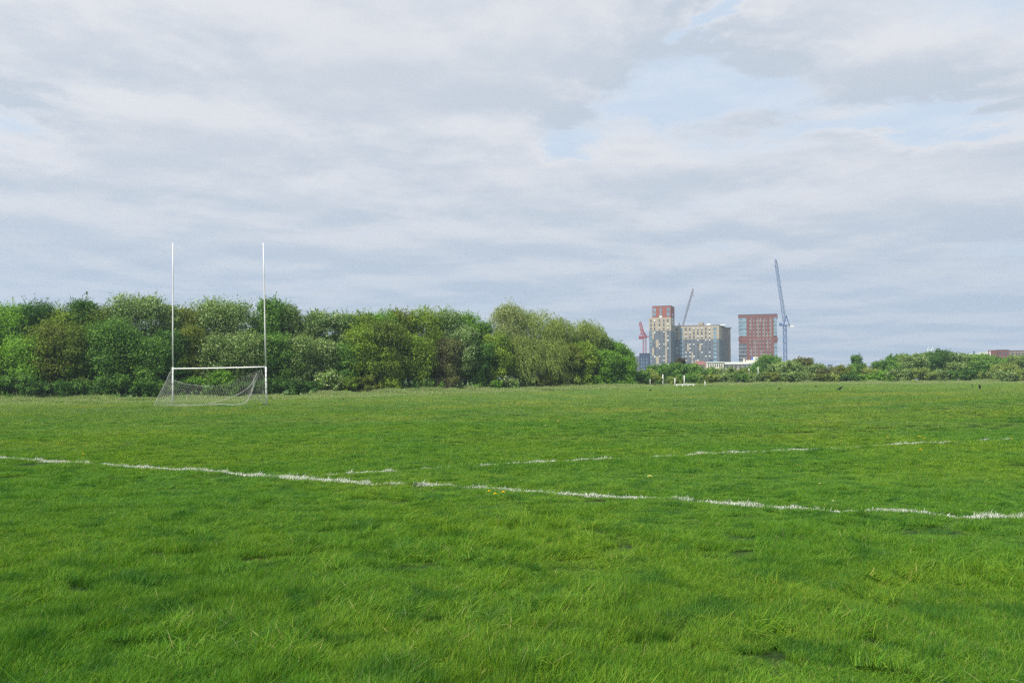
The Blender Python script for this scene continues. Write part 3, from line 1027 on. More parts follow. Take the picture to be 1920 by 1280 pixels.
def leaf_mesh(c, nrm, size, aspect, pal, g, axis=None, bright=None):
    n = len(c)
    if axis is None:
        rv = g.normal(0, 1, (n, 3))
        a = np.cross(nrm, rv)
    else:
        a = axis
        nrm = np.cross(a, g.normal(0, 1, (n, 3)))
        nrm /= np.linalg.norm(nrm, axis=1, keepdims=True) + 1e-9
    a = a / (np.linalg.norm(a, axis=1, keepdims=True) + 1e-9)
    b = np.cross(nrm, a)
    s = size[:, None]
    V = np.zeros((n, 4, 3))
    V[:, 0] = c - a * s * 0.5
    V[:, 1] = c + b * s * 0.5 * aspect - nrm * s * 0.06
    V[:, 2] = c + a * s * 0.5
    V[:, 3] = c - b * s * 0.5 * aspect - nrm * s * 0.06
    Fc = (np.arange(n)[:, None] * 4 + np.array([[0, 1, 2, 3]]))
    pal = np.array(pal)
    k = g.integers(0, len(pal), n) if bright is None else bright
    col = pal[k] * g.uniform(0.85, 1.15, (n, 1)) * np.array([[1.95, 2.0, 1.5]])
    return V.reshape(-1, 3), Fc, np.repeat(col[:, None, :], 4, 1).reshape(-1, 3)


def make_tree(name, px, ytop, hw, kind, D, label, group, dens=1.0, leaf=None, style=None, cat='tree', flat=1.0, seed=None):
    g = np.random.default_rng(int(px * 7 + ytop * 13 + D) % 100000 if seed is None else seed)
    base = P(px, 720, D)
    base.z = gz(base.x, base.y)
    H = max(0.8, P(px, ytop, D).z - base.z)
    W = hw / F * D * math.sqrt(1 + ((px - 960) / F) ** 2) * 1.08
    WY = W * flat if flat != 1.0 else min(W, H * 0.55)
    leaf = leaf or 0.165 * (D / 95.0) ** 0.55
    if style is None:
        style = {'willow': 'weep', 'birch': 'weep', 'brown': 'twiggy'}.get(kind, 'lobes')
    e = empty(name, base)
    tag(e, label, cat, group)
    rad = max(W, 0.4)
    nl = int(np.clip(20 + H * W * 1.1, 18, 70))
    tt = g.uniform(0.14 if H > 4 else 0.06, 0.93, nl) ** 0.9
    lsz = g.uniform(0.75, 1.45, nl)                  # coarse and fine foliage from clump to clump
    env = np.sqrt(np.clip(1 - (np.abs(tt - 0.42) / 0.62) ** 2.4, 0.03, 1))
    az = g.uniform(0, 2 * math.pi, nl)
    rl = g.uniform(0.32, 0.50, nl) * min(rad, H * 0.45) * (1.05 - 0.35 * tt)
    ro = np.maximum(0, env * g.uniform(0.35, 1.0, nl) ** 0.6 * rad - rl * 0.6)
    lc = np.stack([np.cos(az) * ro, np.sin(az) * ro * WY / rad, tt * H], 1)
    lc[0] = (g.uniform(-0.25, 0.25) * rad, 0, H - rl[0] * 0.9)
    for q_ in range(2, min(8, nl)):                 # the dense heart of the crown
        rl[q_] = min(rad, H * 0.45) * 0.74
        lc[q_] = (g.uniform(-0.45, 0.45) * rad, g.uniform(-0.1, 0.4) * WY, H * (0.12 + 0.13 * q_))
    lc[1] = (g.uniform(-0.5, 0.5) * rad, -0.2 * WY, H * 0.86 - rl[1] * 0.5)
    lc[:, 2] = np.clip(lc[:, 2], rl * 0.5, H - rl * 0.85)
    area = (rl ** 2).sum() * 4 * math.pi
    N = int(np.clip(area / (leaf * leaf * 0.55) * 1.2 * dens, 2500, 26000))
    k = g.choice(nl, N, p=rl ** 2 / (rl ** 2).sum())
    d = g.normal(0, 1, (N, 3))
    d[:, 2] += 0.25
    d /= np.linalg.norm(d, axis=1, keepdims=True)
    rr_ = 1 - 0.55 * g.uniform(0, 1, N) ** 1.8 + 0.12 * g.normal(0, 1, N) * (g.uniform(0, 1, N) < 0.3)
    lump = 1 + 0.16 * np.sin(d[:, 0] * 5 + k) * np.sin(d[:, 1] * 6 + 2 * k) + 0.12 * np.sin(d[:, 2] * 9 + 3 * k)
    c = lc[k] + d * (rl[k] * rr_ * lump)[:, None] * np.array([[1, 1, 0.85]])
    # shoots that stick out of the outline
    ns = int(nl * (7 if kind in ('silver', 'birch', 'sage') else 4))
    sk = g.integers(0, nl, ns)
    sd = g.normal(0, 1, (ns, 3)); sd[:, 2] = np.abs(sd[:, 2]) + 0.5; sd[:, 0] += 0.6 if kind in ('silver', 'birch') else 0.25
    sd /= np.linalg.norm(sd, axis=1, keepdims=True)
    sl = g.uniform(0.25, 0.75, ns) * (0.5 + 0.09 * H)
    m_ = 9
    f = (np.arange(m_) + 0.5) / m_
    sc_ = lc[sk][:, None, :] + sd[:, None, :] * (rl[sk][:, None, None] * 0.85 + sl[:, None, None] * f[None, :, None])
    sc_ = sc_.reshape(-1, 3) + g.normal(0, leaf * 0.35, (ns * m_, 3))
    allc = np.vstack([c, sc_])
    nrm = np.vstack([d, np.repeat(sd, m_, 0)]) + g.normal(0, 0.65, (len(allc), 3))
    nrm /= np.linalg.norm(nrm, axis=1, keepdims=True)
    keep = allc[:, 2] > 0.02
    lobe = np.concatenate([k, np.repeat(sk, m_)])
    sz = leaf * g.uniform(0.55, 1.35, len(allc)) * lsz[lobe]
    pal = PALS[kind]
    # every clump has its own share of the tree's leaf colours
    lob_pref = g.integers(0, len(pal), nl)
    pick = np.where(g.uniform(0, 1, len(allc)) < 0.68, lob_pref[lobe], g.integers(0, len(pal), len(allc)))
    if kind in ('silver', 'blossom', 'birch', 'sage'):
        pale = g.uniform(0, 1, len(allc)) < np.clip(0.03 + 0.36 * allc[:, 2] / H * (0.4 + 0.6 * (lob_pref[lobe] % 2)), 0, 1)
        palei = {'silver': 2, 'blossom': 0, 'birch': 2, 'sage': 3}[kind]
        other = {'silver': [0, 1, 3], 'blossom': [1, 2, 2], 'birch': [0, 1, 3], 'sage': [0, 1, 2]}[kind]
        pick = np.where(pale, palei, np.array(other)[pick % 3])
        if kind == 'silver':
            pick = np.where(pale & (g.uniform(0, 1, len(allc)) < 0.35), 4, pick)
    if style == 'weep':
        nst = int(N / 16)
        kk = g.choice(nl, nst, p=rl ** 2 / (rl ** 2).sum())
        dd = g.normal(0, 1, (nst, 3)); dd[:, 2] = np.abs(dd[:, 2]) * 0.8
        dd /= np.linalg.norm(dd, axis=1, keepdims=True)
        st = lc[kk] + dd * rl[kk][:, None] * 1.02
        ln_ = g.uniform(0.5, 1.7, nst) * 0.14 * H
        m2 = 11
        f = (np.arange(m2) / m2)[None, :, None]
        out = np.stack([dd[:, 0] * 0.25 + 0.28, dd[:, 1] * 0.25, np.full(nst, -1.0)], 1)
        sc2 = st[:, None, :] + out[:, None, :] * (ln_[:, None, None] * f) + np.array([0, 0, 1.0]) * 0.12 * ln_[:, None, None] * np.sin(f * math.pi)
        sc2 = sc2.reshape(-1, 3) + g.normal(0, leaf * 0.2, (nst * m2, 3))
        ax = np.repeat(out, m2, 0) + g.normal(0, 0.35, (nst * m2, 3))
        sub = g.uniform(0, 1, len(allc)) < 0.55
        allc2, nrm2, sz2, pick2 = allc[sub & keep], nrm[sub & keep], sz[sub & keep], pick[sub & keep]
        V1, F1, C1 = leaf_mesh(allc2, nrm2, sz2, 0.5, pal, g, bright=pick2)
        kp = sc2[:, 2] > 0.05
        V2, F2, C2 = leaf_mesh(sc2[kp], None, leaf * 1.25 * g.uniform(0.6, 1.3, kp.sum()), 0.28, pal, g, axis=ax[kp])
        V = np.vstack([V1, V2]); Fc = np.vstack([F1, F2 + len(V1)]); C = np.vstack([C1, C2])
    else:
        V, Fc, C = leaf_mesh(allc[keep], nrm[keep], sz[keep], 0.62, pal, g, bright=pick[keep])
    # one crown now and then is leaning in the wind
    sh = g.uniform(0.0, 0.05)
    V[:, 0] += V[:, 2] * sh
    link_mesh('crown', mesh_np('crown', V, Fc, M_leaf, C), e)
    # trunk and limbs
    mb = MB()
    tr0 = 0.022 * H + 0.03
    topz = H * 0.62
    trunkpts = [Vector((0, 0, -0.15)), Vector((g.uniform(-.1, .1), 0, topz * 0.35)), Vector((g.uniform(-.2, .2), g.uniform(-.1, .1), topz * 0.7)), Vector((g.uniform(-.3, .3), 0, topz))]
    mb.tube(trunkpts, [tr0 * 1.15, tr0 * 0.85, tr0 * 0.6, tr0 * 0.3], 7)
    nlimb = 9 if style != 'twiggy' else 26
    order = g.permutation(nl)[:nlimb]
    for q_ in order:
        tgt = Vector(lc[q_])
        z0 = min(topz * 0.95, max(0.15 * H * g.uniform(0.5, 1), tgt.z * 0.55))
        s0 = Vector((trunkpts[1].x * min(1, z0 / topz), 0, z0))
        midp = s0.lerp(tgt, 0.5) + Vector((0, 0, -0.06 * H))
        mb.tube([s0, midp, tgt + (tgt - s0).normalized() * rl[q_] * 0.6], [tr0 * 0.42, tr0 * 0.26, tr0 * 0.07], 5)
    if style == 'twiggy':
        for q_ in range(110):
            a_ = g.uniform(0, 2 * math.pi); s_ = g.uniform(0.2, 1.0)
            z1 = H * g.uniform(0.5, 1.0)
            x1 = math.cos(a_) * W * s_ * 0.95; y1 = math.sin(a_) * WY * s_ * 0.95
            mb.tube([(x1 * 0.12, y1 * 0.12, 0.05), (x1 * 0.55, y1 * 0.55, z1 * 0.55), (x1, y1, z1)], [0.035, 0.022, 0.008], 4, False)
    mb.build('trunk', M_twig if kind in ('birch', 'brown') else M_bark, e, True)
    return e


GW = 'trees of the woodland edge behind the goal'
GU = 'bushes along the foot of the woodland'
# px, top row, half width, kind, label
WOOD = [
    (-110, 575, 70, 'mid', 'green tree mostly cut off by the left edge of the picture'),
    (-20, 574, 45, 'bright', 'fresh green tree at the very left edge of the woodland'),
    (20, 572, 42, 'bright', 'fresh green tree second from the left edge, left of a dark rounded top'),
    (58, 565, 36, 'dark', 'dark green tree with a rounded top poking above the left end of the woodland'),
    (108, 575, 40, 'yellow', 'yellow-green tree between the two dark rounded tops on the left'),
    (152, 561, 26, 'dark', 'small dark green treetop standing above the browner trees on the left'),
    (185, 574, 36, 'rust', 'rusty olive tree left of the first pale wind-blown tree'),
    (232, 556, 42, 'silver', 'tall pale tree with silvery wind-turned leaves, far left of the goal'),
    (276, 558, 26, 'silver', 'narrow pale treetop left of the left upright'),
    (312, 573, 22, 'sage', 'grey-green treetop directly left of the left upright'),
    (342, 577, 32, 'olive', 'dark olive tree directly right of the left upright'),
    (385, 563, 42, 'sage', 'tall grey-green tree above the left half of the crossbar'),
    (425, 564, 36, 'silver', 'pale shimmering tree above the middle of the crossbar'),
    (488, 560, 30, 'mid', 'green treetop right behind the right upright'),
    (524, 571, 22, 'sage', 'grey-green treetop immediately right of the right upright'),
    (558, 587, 30, 'sage', 'lower grey-green tree in the dip right of the goal'),
    (597, 585, 28, 'silver', 'whitish silvery tree in the dip right of the goal'),
    (634, 588, 22, 'silver', 'small pale tree between the silvery and the yellow-green ones'),
    (664, 587, 30, 'yellow', 'yellow-green tree where the woodland rises again right of the goal'),
    (706, 583, 36, 'bright', 'bright green broad tree behind the rusty tree'),
    (752, 581, 34, 'olive', 'olive green tree behind and right of the rusty tree'),
    (790, 577, 36, 'yellow', 'yellow-green broad crown, highest of the middle of the woodland'),
    (832, 581, 32, 'silver', 'white-flecked tree in the middle of the woodland'),
    (872, 588, 28, 'bright', 'green tree left of the notch before the tall wispy tree'),
    (905, 605, 20, 'mid', 'low green treetop in the notch before the tall wispy tree'),
    (945, 570, 32, 'birch', 'tall wispy pale birch-like tree, highest right of the middle'),
    (994, 583, 42, 'willow', 'broad rounded willow right of the wispy pale tree'),
    (1036, 598, 28, 'willow', 'willow with drooping right shoulder before the sky notch'),
    (1066, 632, 20, 'bright', 'low green treetop in the sky notch right of the willows'),
    (1094, 602, 26, 'willow', 'wispy wind-bent willow right of the sky notch'),
    (1122, 622, 22, 'sage', 'grey-green tree sloping down right of the last willow'),
    (1148, 640, 22, 'bright', 'bright green tree with feathery top near the end of the woodland'),
    (1172, 654, 17, 'bright', 'bright green last tree at the right end of the woodland'),
]
for (px, yt, hw, kd, lab) in WOOD:
    make_tree('woodland_tree', px, yt, hw * 1.14, kd, float(edge_D(px)) + 6.5, lab, GW, 1.0)
MIDROW = [
    (-60, 640, 60, 'yellow', 'yellow-green bushy tree cut by the left edge, in front of taller trees'),
    (38, 628, 42, 'bright', 'fresh green bushy tree low at the left edge of the picture'),
    (90, 604, 36, 'olive', 'olive bushy tree in front of the fresh green ones on the left'),
    (136, 612, 30, 'rust', 'brownish tree left of the large dark green one'),
    (128, 650, 22, 'bright', 'small bright green bushy tree low in front of the brownish one'),
    (200, 600, 44, 'mid', 'large leafy green tree in front of the tall silvery tree'),
    (262, 630, 36, 'mid', 'green bushy tree between the silvery tree and the goal'),
    (318, 618, 28, 'dark', 'dark green bushy tree behind the left upright'),
    (352, 612, 24, 'olive', 'olive bushy tree right of the left upright at half height'),
    (402, 628, 38, 'sage', 'grey-green bushy tree above the left part of the net'),
    (452, 624, 36, 'sage', 'leafy grey-green tree left of the right upright'),
    (508, 625, 34, 'mid', 'deep green tree right behind the crossbar end'),
    (556, 630, 34, 'sage', 'soft grey-green tree right of the goal at half height'),
    (600, 640, 28, 'sage', 'grey-green bushy tree left of the big yellow-green mass'),
    (642, 645, 24, 'mid', 'green bushy tree on the left flank of the rusty tree'),
    (672, 612, 34, 'yellow', 'yellow-green tree on the left of the rusty tree'),
    (715, 600, 38, 'rust', 'rusty olive tree in the middle of the woodland'),
    (708, 650, 40, 'yellow', 'yellow-brown bush low in front of the rusty tree'),
    (768, 628, 36, 'yellow', 'rounded yellow-green tree right of the rusty tree'),
    (838, 634, 26, 'brown', 'half-bare brown twiggy tree in the middle of the woodland'),
    (862, 612, 28, 'silver', 'white-flecked bushy tree behind the brown twiggy one'),
    (892, 640, 28, 'mid', 'green bushy tree right of the brown twiggy one'),
    (926, 626, 30, 'yellow', 'yellow-green bushy tree below the wispy pale tree'),
    (970, 630, 34, 'willow', 'lower willow in front of the broad rounded one'),
    (1018, 634, 34, 'willow', 'drooping willow low in front of the sky notch'),
    (1060, 645, 26, 'olive', 'olive tree below the sky notch'),
    (1090, 640, 26, 'yellow', 'yellow-green tree below the wind-bent willow'),
    (1128, 656, 30, 'bright', 'bright green bushy tree near the right end of the woodland'),
    (1166, 670, 24, 'bright', 'lowest bright green tree at the very end of the woodland'),
]
for (px, yt, hw, kd, lab) in MIDROW:
    make_tree('woodland_tree', px, yt, hw * 1.10, kd, float(edge_D(px)) + 3.4, lab, GW, 0.95)
LOW = [  # dark leaf kinds here also stand in for shade at the woodland foot
    (-30, 700, 50, 'mid', 'dark green undergrowth bush cut by the left edge'), (25, 690, 40, 'mid', 'green bush at the left end of the woodland foot'),
    (75, 705, 36, 'mid', 'low green bush with pale tips near the left edge'), (120, 700, 34, 'dark', 'dark bush below the brownish tree'),
    (165, 708, 30, 'dark', 'low dark bush left of the leafy green tree foot'), (205, 690, 36, 'mid', 'green bush at the foot of the large leafy tree'),
    (250, 700, 34, 'dark', 'dark bush just left of the net'), (292, 705, 28, 'mid', 'green bush behind the left side of the net'),
    (335, 700, 30, 'dark', 'dark bush behind the left upright foot'), (372, 702, 28, 'bright', 'bright green bush seen through the left part of the net'),
    (412, 690, 28, 'bright', 'bright leafy bush standing up behind the middle of the net'), (452, 702, 28, 'dark', 'dark bush behind the right part of the net'),
    (490, 698, 28, 'dark', 'dark bush behind the right upright foot'), (530, 700, 30, 'dark', 'dark bush right of the goal'),
    (572, 702, 30, 'dark', 'dark bush left of the white-flowering bush'), (612, 692, 24, 'blossom', 'white-flowering bush right of the goal'),
    (642, 704, 24, 'yellow', 'yellowish bush right of the white-flowering bush'), (680, 700, 30, 'olive', 'olive bush below the rusty tree'),
    (722, 704, 30, 'yellow', 'yellowish low bush below the rusty tree'), (762, 706, 28, 'dark', 'dark bush right of the yellowish low one'),
    (800, 712, 28, 'bright', 'fresh green low bush left of the brown twiggy tree'), (838, 702, 28, 'brown', 'brown twiggy bush at the foot of the brown tree'),
    (878, 708, 28, 'mid', 'green bush right of the brown twiggy one'), (912, 708, 26, 'bright', 'fresh green bush left of the pale-flowering one'),
    (944, 702, 24, 'blossom', 'pale-flowering bush at the foot of the wispy tree'), (985, 700, 26, 'sage', 'blue-green bush right of the pale-flowering one'),
    (1020, 698, 26, 'olive', 'olive bush below the drooping willow'), (1052, 694, 24, 'willow', 'drooping pale bush low right of the willows'),
    (1084, 698, 24, 'yellow', 'yellow-green bush near the right end of the woodland'), (1115, 700, 24, 'bright', 'bright green bush third from the right end'),
    (1145, 702, 22, 'mid', 'dark green bush second from the right end'), (1174, 700, 18, 'bright', 'bright green bush at the right end of the woodland foot'),
]
for (px, yt, hw, kd, lab) in LOW:
    make_tree('bush', px, yt + (14 if kd in ('dark', 'mid') else 6), hw * 1.25, kd, float(edge_D(px)) + 1.2, lab, GU, 0.9, cat='bush')

GH = 'bushes and trees of the far hedge on the right'
HEDGE = [  # px, top, half width, kind, D, label, cat
    (1204, 698, 16, 'bright', 134, 'light green bush directly right of the end of the woodland', 'bush'),
    (1216, 694, 16, 'willow', 150, 'pale olive bush in front of the dark blue block', 'bush'),
    (1236, 686, 24, 'mid', 158, 'green bush in front of the beige tower foot', 'bush'),
    (1262, 682, 24, 'bright', 165, 'green bush left of the dark plum tree', 'bush'),
    (1275, 673, 10, 'plum', 180, 'small dark plum-coloured tree in front of the grey block', 'tree'),
    (1298, 683, 24, 'bright', 160, 'broad green bush right of the dark plum tree', 'bush'),
    (1322, 694, 20, 'mid', 155, 'green bush below the small brick house', 'bush'),
    (1348, 690, 28, 'sage', 156, 'grey-green bush in front of the left of the cream building', 'bush'),
    (1382, 692, 26, 'willow', 158, 'olive bush in front of the middle of the cream building', 'bush'),
    (1410, 688, 22, 'mid', 162, 'green bush left of the large round tree', 'bush'),
    (1437, 667, 25, 'bright', 185, 'large round green tree in front of the red brick tower', 'tree'),
    (1460, 682, 22, 'sage', 158, 'grey-green bush right of the large round tree', 'bush'),
    (1482, 678, 20, 'sage', 152, 'grey-green bush below the blue crane mast', 'bush'),
    (1508, 672, 20, 'brown', 160, 'brownish half-bare tree right of the blue crane', 'tree'),
    (1530, 684, 20, 'sage', 154, 'grey-green bush left of the far grey tower block', 'bush'),
    (1552, 692, 18, 'brown', 150, 'brown twiggy bush below the far grey tower block', 'bush'),
    (1576, 686, 18, 'olive', 152, 'olive bush left of the dark column-shaped tree', 'bush'),
    (1606, 666, 8, 'dark', 156, 'slim dark column-shaped tree standing alone above the hedge', 'tree'),
    (1606, 682, 17, 'mid', 154, 'green bush wrapped round the dark column-shaped tree', 'bush'),
    (1634, 692, 18, 'willow', 150, 'low olive bush right of the dark column-shaped tree', 'bush'),
    (1660, 676, 22, 'bright', 156, 'light green tree where the right hedge rises', 'tree'),
    (1682, 665, 22, 'mid', 168, 'rounded green tree, left of the top of the right hedge', 'tree'),
    (1712, 666, 22, 'sage', 164, 'grey-green tree in the left part of the high hedge', 'tree'),
    (1738, 662, 20, 'mid', 170, 'green tree below the distant lattice frame', 'tree'),
    (1770, 658, 22, 'dark', 168, 'darkest green tree at the top of the right hedge', 'tree'),
    (1800, 664, 20, 'sage', 166, 'grey-green tree left of the distant white roofs', 'tree'),
    (1838, 664, 22, 'mid', 164, 'green tree in front of the distant white roofs', 'tree'),
    (1866, 672, 20, 'mid', 162, 'green tree left of the distant brick block', 'tree'),
    (1884, 682, 18, 'willow', 156, 'pale olive bush below the distant brick block', 'bush'),
    (1908, 668, 22, 'sage', 164, 'grey-green tree at the right edge of the picture', 'tree'),
    (1950, 672, 28, 'mid', 164, 'green tree cut by the right edge of the picture', 'tree'),
    (2010, 670, 34, 'sage', 164, 'grey-green tree just beyond the right edge', 'tree'),
]
HLOW = [(1222, 706, 20, 'olive'), (1258, 708, 20, 'willow'), (1292, 704, 22, 'mid'), (1330, 703, 22, 'willow'), (1360, 702, 18, 'sage'), (1386, 702, 18, 'mid'),
        (1414, 702, 20, 'sage'), (1444, 700, 20, 'olive'), (1470, 701, 18, 'sage'), (1500, 699, 22, 'sage'), (1530, 702, 22, 'olive'), (1562, 703, 22, 'willow'),
        (1594, 702, 20, 'dark'), (1626, 704, 20, 'bright'), (1654, 698, 22, 'bright'), (1688, 694, 24, 'sage'), (1722, 692, 24, 'willow'), (1756, 695, 22, 'sage'),
        (1788, 697, 22, 'mid'), (1818, 695, 22, 'dark'), (1848, 699, 20, 'willow'), (1878, 697, 22, 'sage'), (1912, 695, 24, 'willow'), (1950, 696, 24, 'sage')]
HNAME = ['below the dark blue block', 'left of the white bar', 'behind the white bar', 'right of the white bar', 'below the left end of the cream building',
         'below the middle of the cream building', 'left below the large round tree', 'right below the large round tree', 'left of the blue crane line',
         'right of the blue crane line', 'in the low middle stretch', 'below the far grey tower block', 'left below the dark column tree', 'right below the dark column tree',
         'where the hedge begins to rise', 'at the foot of the rounded green tree', 'at the foot of the grey-green tree', 'below the distant lattice frame',
         'below the darkest green tree', 'in the shadowed dip on the right', 'below the distant white roofs', 'below the distant brick block', 'at the right edge', 'cut off by the right edge']
HKN = {'olive': 'olive', 'willow': 'yellowish', 'mid': 'green', 'sage': 'grey-green', 'dark': 'dark green', 'bright': 'light green'}
for (px, yt, hw, kd, D, lab, ct) in HEDGE:
    kd = 'mid' if kd == 'bright' else kd
    make_tree('hedge_tree' if ct == 'tree' else 'hedge_bush', px, yt, hw * 1.25, kd, D, lab, GH, 0.85, cat=ct,
              style='lobes' if kd == 'willow' else None)
for (px, yt, hw, kd), nm in zip(HLOW, HNAME):
    make_tree('hedge_bush', px, yt, hw * 1.25, kd, float(edge_D(px)) + 1.0, 'low %s bush of the far hedge %s' % (HKN[kd], nm), GH, 0.8, cat='bush', style='lobes')

# ------------------------------------------------------------------ posts by the far hedge
GP = 'posts standing in front of the far hedge'
for px, y0, y1, D, wd, lab in [(1219, 721, 711, 132, .08, 'short grey post just right of the end of the woodland'),
                               (1243, 719, 702, 135, .16, 'tallest white post, left of the white bar'),
                               (1265.5, 722, 709, 134, .14, 'white post at the left end of the white bar'),
                               (1283, 722, 704, 134, .16, 'white post rising behind the middle of the white bar'),
                               (1322, 722, 715, 133, .14, 'short white stake right of the white bar'),
                               (1404.5, 706, 691, 158, .16, 'left of two pale grey posts below the large round tree'),
                               (1421.5, 703, 688, 158, .12, 'right of two pale grey posts below the large round tree'),
                               (1484.5, 705, 692, 157, .16, 'left of two close white posts in the hedge below the blue crane'),
                               (1489, 705, 692, 157, .16, 'right of two close white posts in the hedge below the blue crane'),
                               (1623, 700, 685, 160, .14, 'left of two thin white posts right of the dark column tree'),
                               (1628, 700, 687, 160, .12, 'right of two thin white posts right of the dark column tree')]:
    b = P(px, y0, D); tp_ = P(px, y1, D)
    g0 = gz(b.x, b.y)
    e = empty('post', (b.x, b.y, g0))
    tag(e, lab, 'post', GP)
    h = tp_.z - g0
    MB().tube([(0, 0, -0.1), (0, 0, h)], wd / 2, 10).build('pole', M_dirtywhite, e, True)
    MB().tube([(0, 0, h), (0, 0, h + 0.03), (0, 0, h + 0.06)], [wd * 0.58, wd * 0.58, wd * 0.2], 10).build('cap', M_dirtywhite, e)
b0 = P(1267, 722, 131); b1 = P(1302, 722, 131)
e = empty('barrier', (b0.x, b0.y, gz(b0.x, b0.y)))
tag(e, 'long low white bar lying on feet in front of the hedge', 'barrier')
Lb = (b1 - b0).length
MB().box(0, Lb, -0.05, 0.05, 0.33, 0.47).build('rail', M_dirtywhite, e)
for k in range(4):
    x0 = 0.1 + k * (Lb - 0.3) / 3
    MB().box(x0, x0 + 0.08, -0.25, 0.25, -0.1, 0.33).build('foot', M_dirtywhite, e)

# ------------------------------------------------------------------ buildings
def facade_mat(name, c1, c2, scale=3.0, rough=0.85):
    m = bpy.data.materials.new(name)
    m.use_nodes = True
    t = NT(m.node_tree)
    g_ = t.new('ShaderNodeTexCoord')
    nz = t.noise(g_.outputs['Object'], scale, 5, 0.6)
    nb = t.noise(g_.outputs['Object'], 0.12, 3, 0.5)
    c = t.mix(t.smooth(nz, 0.3, 0.7), (*c1, 1), (*c2, 1))
    c = t.mix(t.smooth(nb, 0.4, 0.7, 0, 0.35), c, t.mix(1.0, c, (0.82, 0.84, 0.86, 1), 'MULTIPLY'))
    t.l.new(c, t.n['Principled BSDF'].inputs['Base Color'])
    t.n['Principled BSDF'].inputs['Roughness'].default_value = rough
    t.n['Principled BSDF'].inputs['Specular IOR Level'].default_value = 0.25
    return m


M_beige = facade_mat('beige_brick', (0.34, 0.285, 0.215), (0.42, 0.355, 0.27))
M_grey = facade_mat('grey_brick', (0.105, 0.120, 0.140), (0.145, 0.16, 0.18))
M_redclad = facade_mat('red_cladding', (0.265, 0.078, 0.050), (0.315, 0.098, 0.062))
M_redbrick = facade_mat('red_brick', (0.165, 0.056, 0.034), (0.21, 0.076, 0.048))
M_brownbrick = facade_mat('brown_brick', (0.23, 0.165, 0.13), (0.29, 0.21, 0.17))
M_navy = facade_mat('navy_cladding', (0.035, 0.055, 0.10), (0.05, 0.07, 0.125))
M_cream = facade_mat('cream_render', (0.55, 0.50, 0.40), (0.64, 0.60, 0.50))
M_whiteclad = facade_mat('white_cladding', (0.70, 0.71, 0.70), (0.78, 0.78, 0.76))
M_dark = base_mat('dark_frame', (0.05, 0.055, 0.06), 0.5, 0.4)
M_glass = base_mat('window_glass', (0.075, 0.085, 0.095), 0.15, 0.6, 0.5, 0.35)
M_glassblue = base_mat('blue_glass', (0.16, 0.26, 0.33), 0.12, 0.7, 0.35, 0.3)
M_blind = base_mat('white_blind', (0.85, 0.85, 0.82), 0.8, 0.2)
M_palepanel = facade_mat('pale_panel', (0.28, 0.25, 0.22), (0.33, 0.30, 0.27))
M_sill = base_mat('pale_sill', (0.42, 0.42, 0.42), 0.8, 0.2)
M_slate = base_mat('roof_slate', (0.13, 0.12, 0.12), 0.8, 0.2, 0.2, 2)
M_bluesign = base_mat('blue_board', (0.06, 0.16, 0.42), 0.5, 0.3)


class Bld:
    def __init__(s, name, px, D, theta, label, cat='building', group=None):
        b = P(px, 700, D)
        s.z0 = gz(b.x, b.y) - 0.3
        s.e = empty(name, (b.x, b.y, s.z0), -R(theta))
        tag(s.e, label, cat, group)
        s.D = D; s.px = px; s.th = R(theta)
        s.nwin = 0
    def lx(s, px):
        """length along the front wall to reach a pixel column"""
        u = (px - 960) / F
        x0 = (s.px - 960) / F * s.D
        # x0 + l cos = u (D - l sin)
        return (u * s.D - x0) / (math.cos(s.th) + u * math.sin(s.th))
    def lz(s, py, l=0.0):
        return CAMZ + (HOR - py) / F * (s.D - l * math.sin(s.th)) - s.z0
    def part(s, name, mb, mat, parent=None, smooth=False):
        return mb.build(name, mat, parent or s.e, smooth)


def windows(B, spec, limit=100, name='window'):
    """spec: list of (x0,x1,z0,z1,ydepth,glass,blind 0..1) ; each window a part, its blind in the same mesh"""
    rest = MB()
    for i, (x0, x1, z0, z1, yd, gm, bl) in enumerate(spec):
        mb = rest if i >= limit else MB()
        mb.mi = 0
        mb.box(x0, x1, yd - 0.03, yd + 0.3, z0, z1)
        mb.mi = 1
        if bl > 0:
            hgt = (z1 - z0) * bl
            mb.box(x0 + 0.08, x1 - 0.08, yd - 0.06, yd - 0.035, z1 - hgt, z1 - 0.05)
        mb.mi = 2
        mb.box(x0 - 0.06, x1 + 0.06, yd - 0.10, yd - 0.002, z0 - 0.14, z0 - 0.002)
        if i < limit:
            B.part(name, mb, [gm, M_blind, M_palepanel])
    if len(spec) > limit:
        o = B.part(name, rest, [M_glass, M_blind, M_palepanel])
        o['kind'] = 'stuff'


rb = random.Random(42)
# ---- beige and grey tower with red top
A = Bld('apartment_tower', 1218, 600, 22, 'tall slim tower, beige over grey brick with a red top storey block')
xr = A.lx(1258.5); zt = A.lz(595.5); zs = A.lz(621); zr = A.lz(574.5)
A.part('grey_wall', MB().box(0, xr, 0, 15, 0, zs), M_grey)
A.part('beige_wall', MB().box(-0.05, xr + 0.05, -0.05, 15, zs, zt), M_beige)
A.part('red_crown', MB().box(A.lx(1224), xr + 0.04, 0.15, 14.9, zt, zr), M_redclad)
A.part('parapet', MB().box(A.lx(1224) - 0.1, xr + 0.14, 0.05, 15.0, zr, zr + 0.35), M_dark)
A.part('roof_unit', MB().box(A.lx(1237), A.lx(1242), -0.0, 0.14, zt, zt + 1.3), M_whiteclad)
A.part('wall_coping', MB().box(-0.1, xr + 0.1, -0.12, 0.1, zs - 0.12, zs + 0.12), M_dark)
